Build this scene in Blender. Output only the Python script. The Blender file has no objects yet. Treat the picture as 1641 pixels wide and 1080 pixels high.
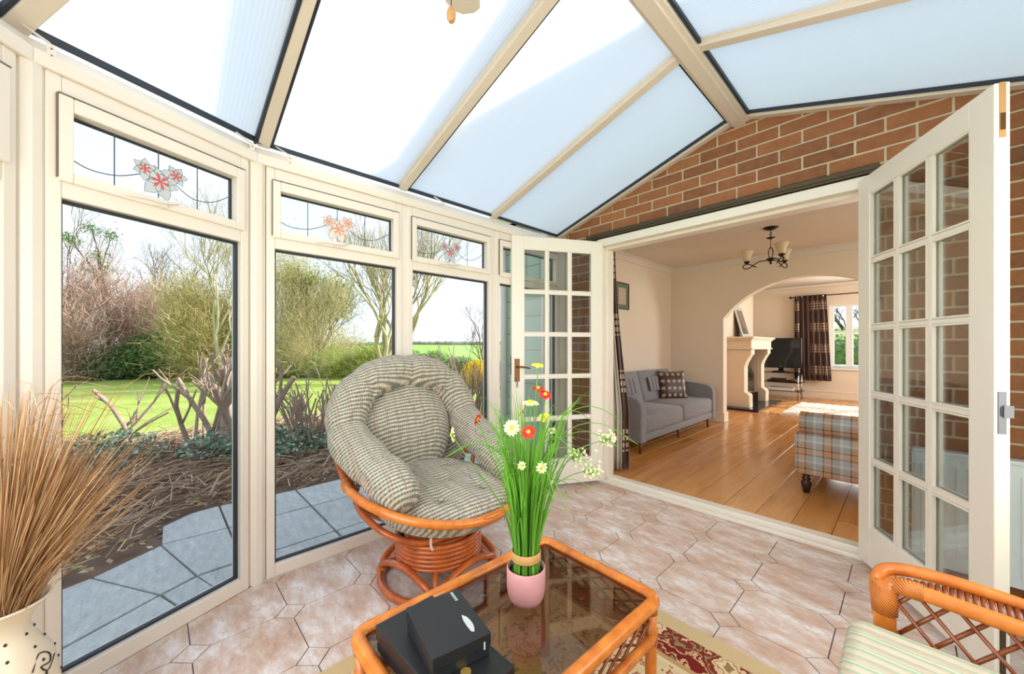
import bpy, bmesh, math, random
from mathutils import Vector, Matrix, Euler
random.seed(7)
S = bpy.context.scene
C = S.collection
PI = math.pi
R = math.radians

# ------------------------------------------------------------------ camera, sky, sun, exposure
cd = bpy.data.cameras.new('camera'); cam = bpy.data.objects.new('camera', cd); C.objects.link(cam)
cam.location = (0, 0, 1.15); cam.rotation_euler = (R(90), 0, R(46.49))
cd.sensor_width = 36; cd.lens = 604.2/1641*36; cd.shift_y = 15.5/1641; cd.clip_start = .02; cd.clip_end = 600
S.camera = cam
S.view_settings.view_transform = 'Standard'; S.view_settings.look = 'None'
S.view_settings.exposure = 0.78; S.view_settings.gamma = 1; S.view_settings.use_curve_mapping = False
W = bpy.data.worlds.new('sky'); S.world = W; W.use_nodes = True
nt = W.node_tree; nt.nodes.clear()
out = nt.nodes.new('ShaderNodeOutputWorld'); bg = nt.nodes.new('ShaderNodeBackground')
tc = nt.nodes.new('ShaderNodeTexCoord'); sp = nt.nodes.new('ShaderNodeSeparateXYZ'); rp = nt.nodes.new('ShaderNodeValToRGB')
nt.links.new(tc.outputs['Generated'], sp.inputs[0]); nt.links.new(sp.outputs['Z'], rp.inputs[0])
nz = nt.nodes.new('ShaderNodeTexNoise'); nz.inputs['Scale'].default_value = 3.0; nz.inputs['Detail'].default_value = 5
nt.links.new(tc.outputs['Generated'], nz.inputs['Vector'])
mx = nt.nodes.new('ShaderNodeMix'); mx.data_type = 'RGBA'; mr = nt.nodes.new('ShaderNodeMapRange')
mr.inputs[1].default_value = .5; mr.inputs[2].default_value = .75; mr.inputs[4].default_value = .6
nt.links.new(nz.outputs[0], mr.inputs[0]); nt.links.new(mr.outputs[0], mx.inputs[0])
e = rp.color_ramp.elements; e[0].position = 0; e[0].color = (.76, .82, .90, 1); e[1].position = .9; e[1].color = (.50, .60, .76, 1)
k = rp.color_ramp.elements.new(.3); k.color = (.70, .78, .90, 1)
nt.links.new(rp.outputs[0], mx.inputs[6]); mx.inputs[7].default_value = (.95, .97, 1, 1)
nt.links.new(mx.outputs[2], bg.inputs[0]); bg.inputs[1].default_value = .85
nt.links.new(bg.outputs[0], out.inputs[0])
sl = bpy.data.lights.new('sun', 'SUN'); sun = bpy.data.objects.new('sun', sl); C.objects.link(sun)
sl.energy = 4.2; sl.angle = R(.6); sl.color = (1, .93, .82)
sun.rotation_euler = Vector((-.49, -1, -.65)).to_track_quat('-Z', 'Y').to_euler()
S.cycles.max_bounces = 10; S.cycles.diffuse_bounces = 6; S.cycles.transparent_max_bounces = 16
S.cycles.transmission_bounces = 8; S.cycles.sample_clamp_indirect = 6; S.cycles.caustics_reflective = False

def window_lamp(name, loc, size, rot, energy, col=(1, .97, .93)):   # area lamp added at a window opening
    l = bpy.data.lights.new(name, 'AREA'); l.shape = 'RECTANGLE'; l.size, l.size_y = size; l.energy = energy; l.color = col
    o = bpy.data.objects.new(name, l); C.objects.link(o); o.location = loc; o.rotation_euler = rot; return o
window_lamp('daylight_side_window', (2.3, 4.5, 1.5), (1.9, 1.2), (0, R(90), 0), 30, (1, 1, 1))
window_lamp('daylight_side_window_far', (2.3, 8.3, 1.5), (1.9, 1.2), (0, R(90), 0), 75, (1, 1, 1))
window_lamp('bay_fill_lamp', (-.75, -.62, 1.25), (1.3, 1.2), (R(90), 0, 0), 16, (1, .95, .88))  # warm fill lamp added behind the camera to brighten the conservatory
window_lamp('side_bay_fill_lamp', (.62, 1.2, 1.3), (1.5, 1.2), (R(90), 0, R(90)), 14, (1, .95, .88))  # second fill lamp, added along the unseen side windows
window_lamp('daylight_far_window', (-.2, 10.5, 1.4), (1.9, 1.3), (R(-90), 0, 0), 45)

# ------------------------------------------------------------------ materials
class G:
    def __init__(s, name):
        s.m = bpy.data.materials.new(name); s.m.use_nodes = True; s.t = s.m.node_tree; s.t.nodes.clear()
        s.o = s.n('OutputMaterial')
    def n(s, typ, **kw):
        nd = s.t.nodes.new('ShaderNode' + typ)
        for k_, v in kw.items(): setattr(nd, k_, v)
        return nd
    def put(s, nd, i, v):
        if isinstance(v, bpy.types.NodeSocket): s.t.links.new(v, nd.inputs[i])
        else:
            if isinstance(v, tuple) and len(v) == 3 and nd.inputs[i].type == 'RGBA': v = (*v, 1)
            nd.inputs[i].default_value = v
    def math(s, op, a, b=0.0, c=None):
        nd = s.n('Math', operation=op); s.put(nd, 0, a); s.put(nd, 1, b)
        if c is not None: s.put(nd, 2, c)
        return nd.outputs[0]
    def mix(s, f, a, b, blend='MIX'):
        nd = s.n('Mix', data_type='RGBA', blend_type=blend); s.put(nd, 0, f); s.put(nd, 6, a); s.put(nd, 7, b); return nd.outputs[2]
    def obj(s): return s.n('TexCoord').outputs['Object']
    def pos(s): return s.n('NewGeometry').outputs['Position']
    def sep(s, v):
        nd = s.n('SeparateXYZ'); s.put(nd, 0, v); return nd.outputs
    def scale(s, v, sc, rot=(0, 0, 0)):
        nd = s.n('Mapping'); s.put(nd, 0, v); nd.inputs['Scale'].default_value = sc; nd.inputs['Rotation'].default_value = rot; return nd.outputs[0]
    def noise(s, v, sc, det=3, rough=.5):
        nd = s.n('TexNoise'); s.put(nd, 'Vector', v); nd.inputs['Scale'].default_value = sc; nd.inputs['Detail'].default_value = det
        nd.inputs['Roughness'].default_value = rough; return nd.outputs[0]
    def ramp(s, f, stops, interp='LINEAR'):
        nd = s.n('ValToRGB'); s.put(nd, 0, f); r = nd.color_ramp; r.interpolation = interp
        while len(r.elements) < len(stops): r.elements.new(.5)
        for el, (p, c) in zip(r.elements, stops): el.position = p; el.color = (*c, 1)
        return nd.outputs[0]
    def rnd(s): return s.n('ObjectInfo').outputs['Random']
    def isl(s): return s.n('NewGeometry').outputs['Random Per Island']
    def bump(s, h, strength=.3, dist=.01):
        nd = s.n('Bump'); s.put(nd, 'Height', h); nd.inputs['Strength'].default_value = strength; nd.inputs['Distance'].default_value = dist; return nd.outputs[0]
    def pbr(s, col, rough=.5, normal=None, metal=0, spec=.5, trans=0, alpha=None, sheen=0, coat=0):
        p = s.n('BsdfPrincipled'); s.put(p, 'Base Color', col); s.put(p, 'Roughness', rough); s.put(p, 'Metallic', metal)
        p.inputs['Specular IOR Level'].default_value = spec
        if normal is not None: s.put(p, 'Normal', normal)
        if coat: p.inputs['Coat Weight'].default_value = coat; p.inputs['Coat Roughness'].default_value = .1
        if sheen: p.inputs['Sheen Weight'].default_value = sheen
        s.t.links.new(p.outputs[0], s.o.inputs[0]); return s.m
def c255(r, g, b):   # an sRGB colour in 0..255 as linear
    f = lambda v: v/255/12.92 if v <= 10 else ((v/255+.055)/1.055)**2.4
    return (f(r), f(g), f(b))
def plain(name, col, rough=.5, metal=0, spec=.5, var=.0, vs=8, bump=0, bs=60, coat=0):
    g = G(name); c = col; nrm = None
    if var: c = g.mix(g.noise(g.obj(), vs, 4), tuple(x*(1-var) for x in col), tuple(min(1, x*(1+var)) for x in col))
    if bump: nrm = g.bump(g.noise(g.obj(), bs, 3), bump, .004)
    return g.pbr(c, rough, nrm, metal, spec, coat=coat)
def island(name, stops, rough=.6, trans=0):   # colour varies from piece to piece of one mesh
    g = G(name); c = g.ramp(g.isl(), stops)
    if not trans: return g.pbr(c, rough, spec=.3)
    d = g.n('BsdfDiffuse'); t = g.n('BsdfTranslucent'); m = g.n('MixShader'); g.put(d, 0, c); g.put(t, 0, c); m.inputs[0].default_value = trans
    g.t.links.new(d.outputs[0], m.inputs[1]); g.t.links.new(t.outputs[0], m.inputs[2]); g.t.links.new(m.outputs[0], g.o.inputs[0]); return g.m
M = {}
M['upvc'] = plain('white_upvc', c255(234, 225, 214), .32, var=.02, vs=3)
M['gloss_paint'] = plain('cream_white_gloss_paint', c255(236, 229, 216), .3, var=.03, vs=4)
M['white_metal'] = plain('white_enamel', c255(225, 232, 232), .3)
M['grooveshade'] = plain('brown_grey_groove_shade', c255(120, 104, 92), .6)  # tone of the painted groove shadow beside the sash
M['gasket'] = plain('dark_rubber', c255(38, 46, 58), .5)
M['rafter'] = plain('white_aluminium_bar', c255(220, 208, 192), .4)
M['ceil'] = plain('cream_ceiling_plaster', c255(222, 215, 206), .8, var=.04, vs=2, bump=.15, bs=40)
M['wallp'] = plain('cream_wall_paint', c255(228, 216, 198), .75, var=.02, vs=1.5, bump=.05, bs=120)
M['skirt'] = plain('cream_skirting_paint', c255(232, 222, 202), .4)
M['black'] = plain('black_card', c255(30, 31, 34), .42, var=.12, vs=6)
M['blackgloss'] = plain('black_gloss', c255(12, 13, 15), .12)
M['iron'] = plain('dark_bronze_iron', c255(40, 30, 28), .4, metal=.5)
M['steel'] = plain('brushed_steel', c255(118, 120, 124), .5, metal=.3)
M['chrome'] = plain('chrome', c255(215, 215, 215), .12, metal=1)
M['brass'] = plain('aged_brass', c255(120, 84, 50), .4, metal=.8)
M['gold'] = plain('gold_foil', c255(214, 180, 96), .35, metal=.7)
M['silver'] = plain('silver_print', c255(190, 196, 200), .5)
M['lead'] = plain('lead_strip', c255(70, 88, 112), .5)
M['petalw'] = plain('frosted_petal', c255(196, 204, 208), .5)
M['petalo'] = plain('pale_pink_petal', c255(238, 214, 200), .5)
M['petalr'] = plain('red_petal_centre', c255(222, 84, 84), .5)
M['petals'] = plain('salmon_petal_centre', c255(236, 150, 130), .5)
M['bark'] = plain('grey_brown_bark', c255(176, 154, 140), .9, var=.35, vs=14, bump=.5, bs=30)
M['cutwood'] = plain('cut_wood_face', c255(214, 160, 132), .8, var=.15, vs=40)
M['soil'] = plain('dark_brown_soil', c255(124, 100, 84), .95, var=.45, vs=9, bump=1, bs=30)
M['mortar'] = plain('pale_mortar', c255(204, 188, 160), .95, var=.12, vs=12, bump=.4, bs=150)
M['darkwood'] = plain('dark_turned_wood', c255(52, 30, 20), .3)
M['midwood'] = plain('walnut_sofa_leg', c255(120, 62, 34), .35)
M['pot'] = plain('pink_glazed_pot', c255(206, 150, 152), .22, var=.06, vs=20)
M['vase'] = plain('cream_ceramic', c255(234, 222, 200), .3)
M['black_paint'] = plain('black_brush_paint', c255(30, 28, 30), .4)
M['band'] = plain('raffia_band', c255(196, 152, 92), .8, var=.2, vs=60)
M['limestone'] = plain('pale_limestone', c255(224, 208, 186), .6, var=.05, vs=5)
M['granite'] = plain('black_granite', c255(26, 27, 30), .15)
M['lining'] = plain('cream_curtain_lining', c255(196, 186, 170), .85)
M['card_white'] = plain('white_card', c255(228, 228, 222), .6)
M['darkmetal'] = plain('dark_aluminium_track', c255(84, 72, 52), .4, metal=.5)  # dark metal of the door head track and lower flush bolt
M['fan'] = plain('fan_cream_enamel', c255(206, 196, 180), .4)
M['pullwood'] = plain('pale_turned_wood', c255(186, 142, 92), .6)
M['picframe'] = plain('green_gold_picture_frame', c255(84, 74, 40), .4)
M['picmat'] = plain('green_picture_mount', c255(96, 124, 92), .7)
M['pic'] = plain('printed_sketch', c255(196, 176, 160), .7, var=.45, vs=22)
M['wallext'] = plain('pale_sage_cladding', c255(190, 206, 190), .7)
M['fascia'] = plain('olive_cream_fascia', c255(214, 212, 150), .5)
M['stone'] = plain('grey_drystone', c255(170, 164, 154), .9, var=.3, vs=4)
M['railing'] = plain('white_rail_paint', c255(226, 216, 208), .6)
def glass_mat(name, tint, refl=.07, ior=1.45, rough=0.0):
    g = G(name); t = g.n('BsdfTransparent'); gl = g.n('BsdfGlossy'); m = g.n('MixShader'); f = g.n('Fresnel')
    g.put(t, 0, tint); gl.inputs['Roughness'].default_value = rough; f.inputs['IOR'].default_value = ior
    g.t.links.new(g.math('MINIMUM', f.outputs[0], .6), m.inputs[0]); g.t.links.new(t.outputs[0], m.inputs[1]); g.t.links.new(gl.outputs[0], m.inputs[2])
    g.t.links.new(m.outputs[0], g.o.inputs[0]); return g.m
M['glass'] = glass_mat('window_glass', (.97, .99, .99), ior=1.16)
M['doorglass'] = glass_mat('door_glass', (.9, .92, .91), ior=1.35)
M['smoked'] = glass_mat('brown_smoked_glass', (.66, .56, .47), ior=1.3)
M['shelfglass'] = glass_mat('dark_shelf_glass', (.25, .27, .28), ior=1.5)
def poly_mat():
    g = G('twinwall_polycarbonate'); p = g.pos(); s_ = g.sep(p)
    w = g.math('SINE', g.math('MULTIPLY', s_[1], 2*PI/.016)); w = g.math('MULTIPLY_ADD', w, .5, .5)
    big = g.noise(g.scale(p, (1, 2.5, 1)), 1.6, 3)
    c = g.mix(w, c255(244, 248, 250), c255(254, 254, 254)); c = g.mix(g.math('MULTIPLY', big, .3), c, c255(232, 240, 236))
    t = g.n('BsdfTranslucent'); d = g.n('BsdfDiffuse'); m = g.n('MixShader'); g.put(t, 0, c); g.put(d, 0, c); m.inputs[0].default_value = .06
    g.t.links.new(t.outputs[0], m.inputs[1]); g.t.links.new(d.outputs[0], m.inputs[2])
    g.t.links.new(m.outputs[0], g.o.inputs[0]); return g.m
M['poly'] = poly_mat()
def brick_mat():
    g = G('wire_cut_brick'); r = g.rnd()
    base = g.ramp(r, [(0, c255(112, 72, 54)), (.2, c255(146, 94, 64)), (.45, c255(162, 108, 72)), (.7, c255(134, 86, 62)), (.85, c255(104, 70, 56)), (1, c255(176, 120, 80))])
    streak = g.noise(g.scale(g.pos(), (18, 18, 160)), 1, 4, .6)
    c = g.mix(g.math('MULTIPLY', streak, .7), base, c255(200, 160, 124), 'MULTIPLY')
    c = g.mix(g.math('MULTIPLY', g.noise(g.pos(), 26, 3), .5), c, c255(186, 132, 92))
    return g.pbr(c, .85, g.bump(g.math('ADD', streak, g.noise(g.pos(), 90, 2)), .6, .004), spec=.25)
M['brick'] = brick_mat()
def tile_mat():
    g = G('mottled_pink_beige_tile'); p = g.pos()
    n1 = g.noise(g.scale(p, (2.6, 5.5, 1), (0, 0, .5)), 1.6, 8, .72)
    n2 = g.noise(g.scale(p, (5, 9, 1), (0, 0, .5)), 3, 6, .7)
    c = g.ramp(n1, [(.34, c255(186, 146, 124)), (.45, c255(208, 180, 164)), (.53, c255(220, 204, 196)), (.62, c255(240, 233, 232))])
    c = g.mix(g.math('MULTIPLY', g.math('GREATER_THAN', n2, .54), .4), c, c255(206, 160, 130))
    c = g.mix(.12, c, g.ramp(g.rnd(), [(0, c255(196, 160, 134)), (1, c255(240, 226, 216))]))
    return g.pbr(c, .3, g.bump(n2, .08, .003), spec=.45)
M['tile'] = tile_mat()
M['grout'] = plain('grey_grout', c255(112, 104, 100), .9)
def plank_mat():
    g = G('golden_oak_laminate'); p = g.pos(); r = g.rnd()
    cb = g.n('CombineXYZ'); g.put(cb, 2, g.math('MULTIPLY', r, 37.0)); v = g.n('VectorMath', operation='ADD')
    g.t.links.new(g.scale(p, (9, .9, 1)), v.inputs[0]); g.t.links.new(cb.outputs[0], v.inputs[1]); v = v.outputs[0]
    n1 = g.noise(v, 1.5, 6, .62); n2 = g.noise(g.scale(v, (7, 1.4, 1)), 3, 4, .6)
    c = g.ramp(n1, [(.28, c255(158, 98, 46)), (.45, c255(204, 140, 74)), (.6, c255(220, 158, 90)), (.75, c255(194, 126, 62))])
    c = g.mix(g.math('MULTIPLY', n2, .45), c, c255(190, 132, 78)); c = g.mix(.2, c, g.ramp(r, [(0, c255(176, 116, 64)), (1, c255(232, 180, 118))]))
    return g.pbr(c, .2, g.bump(n2, .03, .002), spec=.5)
M['plank'] = plank_mat()
M['plankgap'] = plain('plank_bevel_gap', c255(120, 76, 40), .35)
def rattan_mat(name, a, b):
    g = G(name); p = g.obj(); n1 = g.noise(g.scale(p, (1, 1, 1)), 14, 5, .65); n2 = g.noise(p, 120, 2)
    c = g.ramp(n1, [(.3, a), (.7, b)]); return g.pbr(c, .28, g.bump(n2, .12, .002), spec=.5, coat=.3)
M['rattan'] = rattan_mat('varnished_rattan_cane', c255(184, 92, 26), c255(232, 144, 54))
M['rattan_red'] = rattan_mat('reddish_rattan_cane', c255(146, 68, 28), c255(204, 106, 44))
M['lattice'] = rattan_mat('thin_lattice_cane', c255(116, 56, 26), c255(160, 84, 38))
def wrap_mat():
    g = G('cane_binding'); s_ = g.sep(g.obj()); w = g.math('SINE', g.math('MULTIPLY', g.math('ADD', s_[2], g.math('MULTIPLY', s_[0], 1.0)), 1000.0))
    c = g.mix(g.math('MULTIPLY_ADD', w, .5, .5), c255(184, 96, 34), c255(226, 138, 58)); return g.pbr(c, .4, g.bump(w, .5, .003))
M['wrap'] = wrap_mat()
def gingham():
    g = G('green_cream_gingham_cloth'); o = g.obj(); s_ = g.sep(o)
    d = g.math('MULTIPLY', g.noise(o, 6, 2), .035)
    k_ = g.math('ADD', g.math('SUBTRACT', s_[2], s_[0]), d)
    w = g.math('SINE', g.math('MULTIPLY', k_, 2*PI/.0235)); w = g.math('SMOOTH_MIN', g.math('MULTIPLY_ADD', w, 1.6, .5), 1.0, .3); w = g.math('MAXIMUM', w, 0.0)
    yy = g.math('ADD', s_[1], g.math('MULTIPLY', g.noise(o, 5, 2), .02))
    v = g.math('GREATER_THAN', g.math('SINE', g.math('MULTIPLY', yy, 2*PI/.011)), .1)
    pk = g.math('GREATER_THAN', g.math('SINE', g.math('MULTIPLY', yy, 2*PI/.052)), .55)
    lt = g.mix(g.math('MULTIPLY', pk, .55), c255(216, 202, 184), c255(206, 164, 150))
    dk = g.mix(v, c255(92, 112, 100), c255(146, 150, 134)); c = g.mix(w, dk, lt)
    c = g.mix(g.math('MULTIPLY', g.noise(o, 260, 2), .35), c, c255(140, 134, 122))
    return g.pbr(c, .9, g.bump(g.math('ADD', g.math('MULTIPLY', g.noise(g.scale(o, (1, 1.6, 1)), 13, 3, .6), 7.0), g.math('MULTIPLY', g.noise(o, 300, 2), .2)), .9, .007), spec=.15, sheen=.2)
M['gingham'] = gingham()
def stripe_cloth():
    g = G('pale_green_striped_cloth'); s_ = g.sep(g.obj()); k_ = g.math('ADD', s_[1], s_[2])
    f = g.math('FRACT', g.math('MULTIPLY', k_, 1/.052))
    c = g.ramp(f, [(0, c255(226, 206, 182)), (.18, c255(150, 196, 158)), (.26, c255(236, 232, 212)), (.34, c255(160, 204, 168)), (.42, c255(220, 206, 186)), (.62, c255(206, 186, 166)), (.72, c255(160, 200, 166)), (.8, c255(228, 214, 194))])
    c = g.mix(.25, c, g.ramp(g.noise(g.scale(g.obj(), (40, 260, 260)), 1, 2), [(.35, c255(150, 132, 108)), (.7, c255(214, 200, 180))]))
    return g.pbr(c, .85, g.bump(g.noise(g.obj(), 200, 2), .2, .002), spec=.2)
M['stripe'] = stripe_cloth()
def plaid():
    g = G('brown_blue_plaid_wool'); s_ = g.sep(g.obj())
    def band(v, off=0):
        f = g.math('FRACT', g.math('ADD', g.math('MULTIPLY', v, 1/.15), off))
        return g.ramp(f, [(0, c255(194, 152, 116)), (.24, c255(194, 152, 116)), (.26, c255(52, 38, 32)), (.31, c255(166, 156, 142)), (.5, c255(154, 164, 170)), (.58, c255(154, 164, 170)), (.6, c255(238, 234, 220)), (.625, c255(176, 186, 194)), (.66, c255(238, 234, 220)), (.68, c255(170, 182, 190)), (.92, c255(166, 156, 142)), (.96, c255(52, 38, 32))], 'CONSTANT')
    c = g.mix(.5, band(s_[0], .15), band(g.math('ADD', s_[2], g.math('MULTIPLY', s_[1], .5)), .3))
    return g.pbr(c, .9, g.bump(g.noise(g.obj(), 260, 2), .3, .002), spec=.15)
M['plaid'] = plaid()
def grey_cloth():
    g = G('grey_tweed_cloth'); n1 = g.noise(g.scale(g.obj(), (1, 1, 1)), 180, 3, .7)
    return g.pbr(g.ramp(n1, [(.3, c255(84, 84, 88)), (.7, c255(172, 172, 176))]), .9, g.bump(n1, .3, .003), spec=.15, sheen=.2)
M['greycloth'] = grey_cloth()
def brown_curtain(name, us):   # brown satin printed with columns of pale squares, across its own width (uv)
    g = G(name); uv = g.n('TexCoord').outputs['UV']; s_ = g.sep(uv)
    fx = g.math('FRACT', g.math('MULTIPLY', s_[0], us)); fz = g.math('FRACT', g.math('MULTIPLY', s_[1], 34.0))
    sq = g.math('MULTIPLY', g.math('LESS_THAN', g.math('ABSOLUTE', g.math('SUBTRACT', fx, .5)), .27), g.math('LESS_THAN', g.math('ABSOLUTE', g.math('SUBTRACT', fz, .5)), .32))
    sq = g.math('MULTIPLY', sq, g.math('MAXIMUM', g.math('GREATER_THAN', s_[0], .47 if us > 8 else -1.0), g.math('LESS_THAN', s_[0], .16)))
    grp = g.math('FRACT', g.math('MULTIPLY', s_[1], 4.0)); sq = g.math('MULTIPLY', sq, g.math('LESS_THAN', g.math('ABSOLUTE', g.math('SUBTRACT', grp, .5)), .2))
    n1 = g.noise(uv, 60, 1); c = g.mix(sq, c255(66, 36, 24), g.mix(n1, c255(240, 222, 196), c255(180, 146, 116)))
    return g.pbr(c, .38, spec=.5, sheen=.3)
M['curtain'] = brown_curtain('brown_satin_square_print', 12.0)
M['cushion_print'] = brown_curtain('brown_cushion_square_print', 5.0)
def rug_mat():
    g = G('red_cream_floral_rug'); s_ = g.sep(g.obj()); o = g.obj()
    dx = g.math('SUBTRACT', .935, g.math('ABSOLUTE', s_[0])); dy = g.math('SUBTRACT', 1.02, g.math('ABSOLUTE', s_[1])); d = g.math('MINIMUM', dx, dy)
    vo = g.n('TexVoronoi'); g.put(vo, 'Vector', g.scale(o, (1, 1, 0))); vo.inputs['Scale'].default_value = 8; vo.inputs['Randomness'].default_value = .5
    n1 = g.noise(o, 16, 3); n2 = g.noise(o, 34, 2)
    ring = g.math('ADD', vo.outputs['Distance'], g.math('MULTIPLY', g.math('SUBTRACT', n2, .5), .5))
    fl = g.ramp(ring, [(0, c255(150, 120, 84)), (.16, c255(222, 196, 150)), (.27, c255(160, 110, 76)), (.31, c255(216, 186, 144)), (.42, c255(132, 52, 42)), (.54, c255(140, 130, 86)), (.60, c255(128, 44, 38)), (.70, c255(206, 170, 128)), (.75, c255(122, 40, 34))], 'CONSTANT')
    field = g.ramp(g.math('ADD', g.math('MULTIPLY', n2, .6), g.math('MULTIPLY', n1, .4)), [(0, c255(214, 190, 148)), (.47, c255(220, 198, 156)), (.55, c255(176, 100, 76)), (.575, c255(150, 130, 92)), (.60, c255(214, 190, 148))], 'CONSTANT')
    c = g.mix(g.math('GREATER_THAN', d, .075), c255(206, 180, 136), fl)
    c = g.mix(g.math('GREATER_THAN', d, .215), c, c255(190, 150, 108)); c = g.mix(g.math('GREATER_THAN', d, .235), c, c255(222, 200, 158)); c = g.mix(g.math('GREATER_THAN', d, .25), c, field)
    return g.pbr(c, .95, g.bump(g.noise(o, 300, 2), .4, .003), spec=.1)
M['rug'] = rug_mat()
M['shag'] = plain('white_shaggy_pile', c255(224, 214, 204), .95, var=.2, vs=60, bump=1, bs=90)
def lawn_mat():
    g = G('mown_lawn'); p = g.pos(); n1 = g.noise(p, 1.2, 4); n2 = g.noise(g.scale(p, (1, 1, 1)), 22, 4, .7)
    c = g.ramp(g.math('ADD', g.math('MULTIPLY', n1, .5), g.math('MULTIPLY', n2, .5)), [(.3, c255(142, 164, 76)), (.5, c255(176, 196, 98)), (.7, c255(208, 216, 136))])
    return g.pbr(c, .9, g.bump(n2, 1, .03), spec=.1)
M['lawn'] = lawn_mat()
M['field'] = plain('far_grass_field', c255(150, 192, 84), .95, var=.12, vs=.15)
def slab_mat():
    g = G('riven_concrete_slab'); p = g.pos(); n1 = g.noise(g.scale(p, (3, 9, 1), (0, 0, .3)), 3, 7, .7); n2 = g.noise(p, 90, 3, .6)
    c = g.ramp(n1, [(.3, c255(170, 174, 174)), (.55, c255(200, 203, 203)), (.72, c255(222, 224, 224))]); c = g.mix(.25, c, g.ramp(n2, [(.3, c255(120, 124, 120)), (.7, c255(214, 214, 210))]))
    c = g.mix(.15, c, g.ramp(g.rnd(), [(0, c255(130, 140, 150)), (1, c255(210, 210, 205))])); return g.pbr(c, .8, g.bump(n2, .4, .004), spec=.3)
M['slab'] = slab_mat()
M['leaf_green'] = island('dark_evergreen_leaf', [(0, c255(78, 112, 74)), (.5, c255(124, 154, 98)), (1, c255(190, 204, 146))], .5, .3)
M['leaf_lime'] = island('young_lime_leaf', [(0, c255(130, 150, 76)), (.5, c255(176, 184, 100)), (1, c255(214, 210, 140))], .6, .35)
M['leaf_ochre'] = island('ochre_budding_twig', [(0, c255(160, 142, 96)), (.5, c255(208, 192, 140)), (1, c255(238, 226, 180))], .7, .35)
M['leaf_pink'] = island('pinkish_blossom_twig', [(0, c255(160, 130, 122)), (.5, c255(206, 178, 166)), (1, c255(234, 214, 200))], .7, .35)
M['leaf_gold'] = island('golden_yellow_leaf', [(0, c255(206, 172, 30)), (.5, c255(240, 212, 40)), (1, c255(250, 232, 90))], .6, .4)
M['leaf_ivy'] = island('ivy_leaf', [(0, c255(78, 112, 86)), (.5, c255(128, 162, 136)), (1, c255(206, 222, 208))], .45, .2)
M['litter'] = island('fallen_dry_leaf', [(0, c255(126, 96, 74)), (.4, c255(172, 138, 106)), (.75, c255(214, 186, 152)), (.9, c255(226, 214, 190)), (1, c255(160, 176, 90))], .8, .1)
M['twig'] = island('dry_twig', [(0, c255(128, 100, 86)), (.5, c255(188, 158, 134)), (1, c255(232, 210, 186))], .85)
M['branch'] = island('bare_branch', [(0, c255(150, 136, 104)), (.5, c255(176, 164, 130)), (1, c255(200, 190, 160))], .9)
M['darkbranch'] = island('dark_branch', [(0, c255(86, 72, 58)), (1, c255(138, 118, 96))], .9)
M['straw'] = island('dried_golden_grass', [(0, c255(152, 108, 70)), (.5, c255(192, 148, 104)), (1, c255(228, 196, 154))], .75, .25)
M['blade'] = island('artificial_green_blade', [(0, c255(84, 150, 50)), (.5, c255(118, 184, 66)), (1, c255(168, 214, 104))], .4, .35)
M['stemgreen'] = plain('green_flower_stem', c255(104, 150, 60), .5)
M['daisy_cream'] = plain('cream_petal', c255(244, 240, 186), .6)
M['daisy_yellow'] = plain('yellow_petal', c255(232, 226, 96), .6)
M['daisy_red'] = plain('red_petal', c255(214, 34, 34), .55)
M['daisy_eye'] = plain('yellow_green_eye', c255(206, 206, 40), .7)
M['redleaf'] = plain('dark_green_pot_soil', c255(44, 44, 24), .9)
M['shadeglass'] = plain('frosted_lamp_glass', c255(214, 196, 160), .35)
M['mirror'] = plain('mirror_silvering', (.9, .9, .9), .02, metal=1)
M['screen'] = plain('dark_tv_screen', c255(18, 24, 30), .08)

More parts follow.
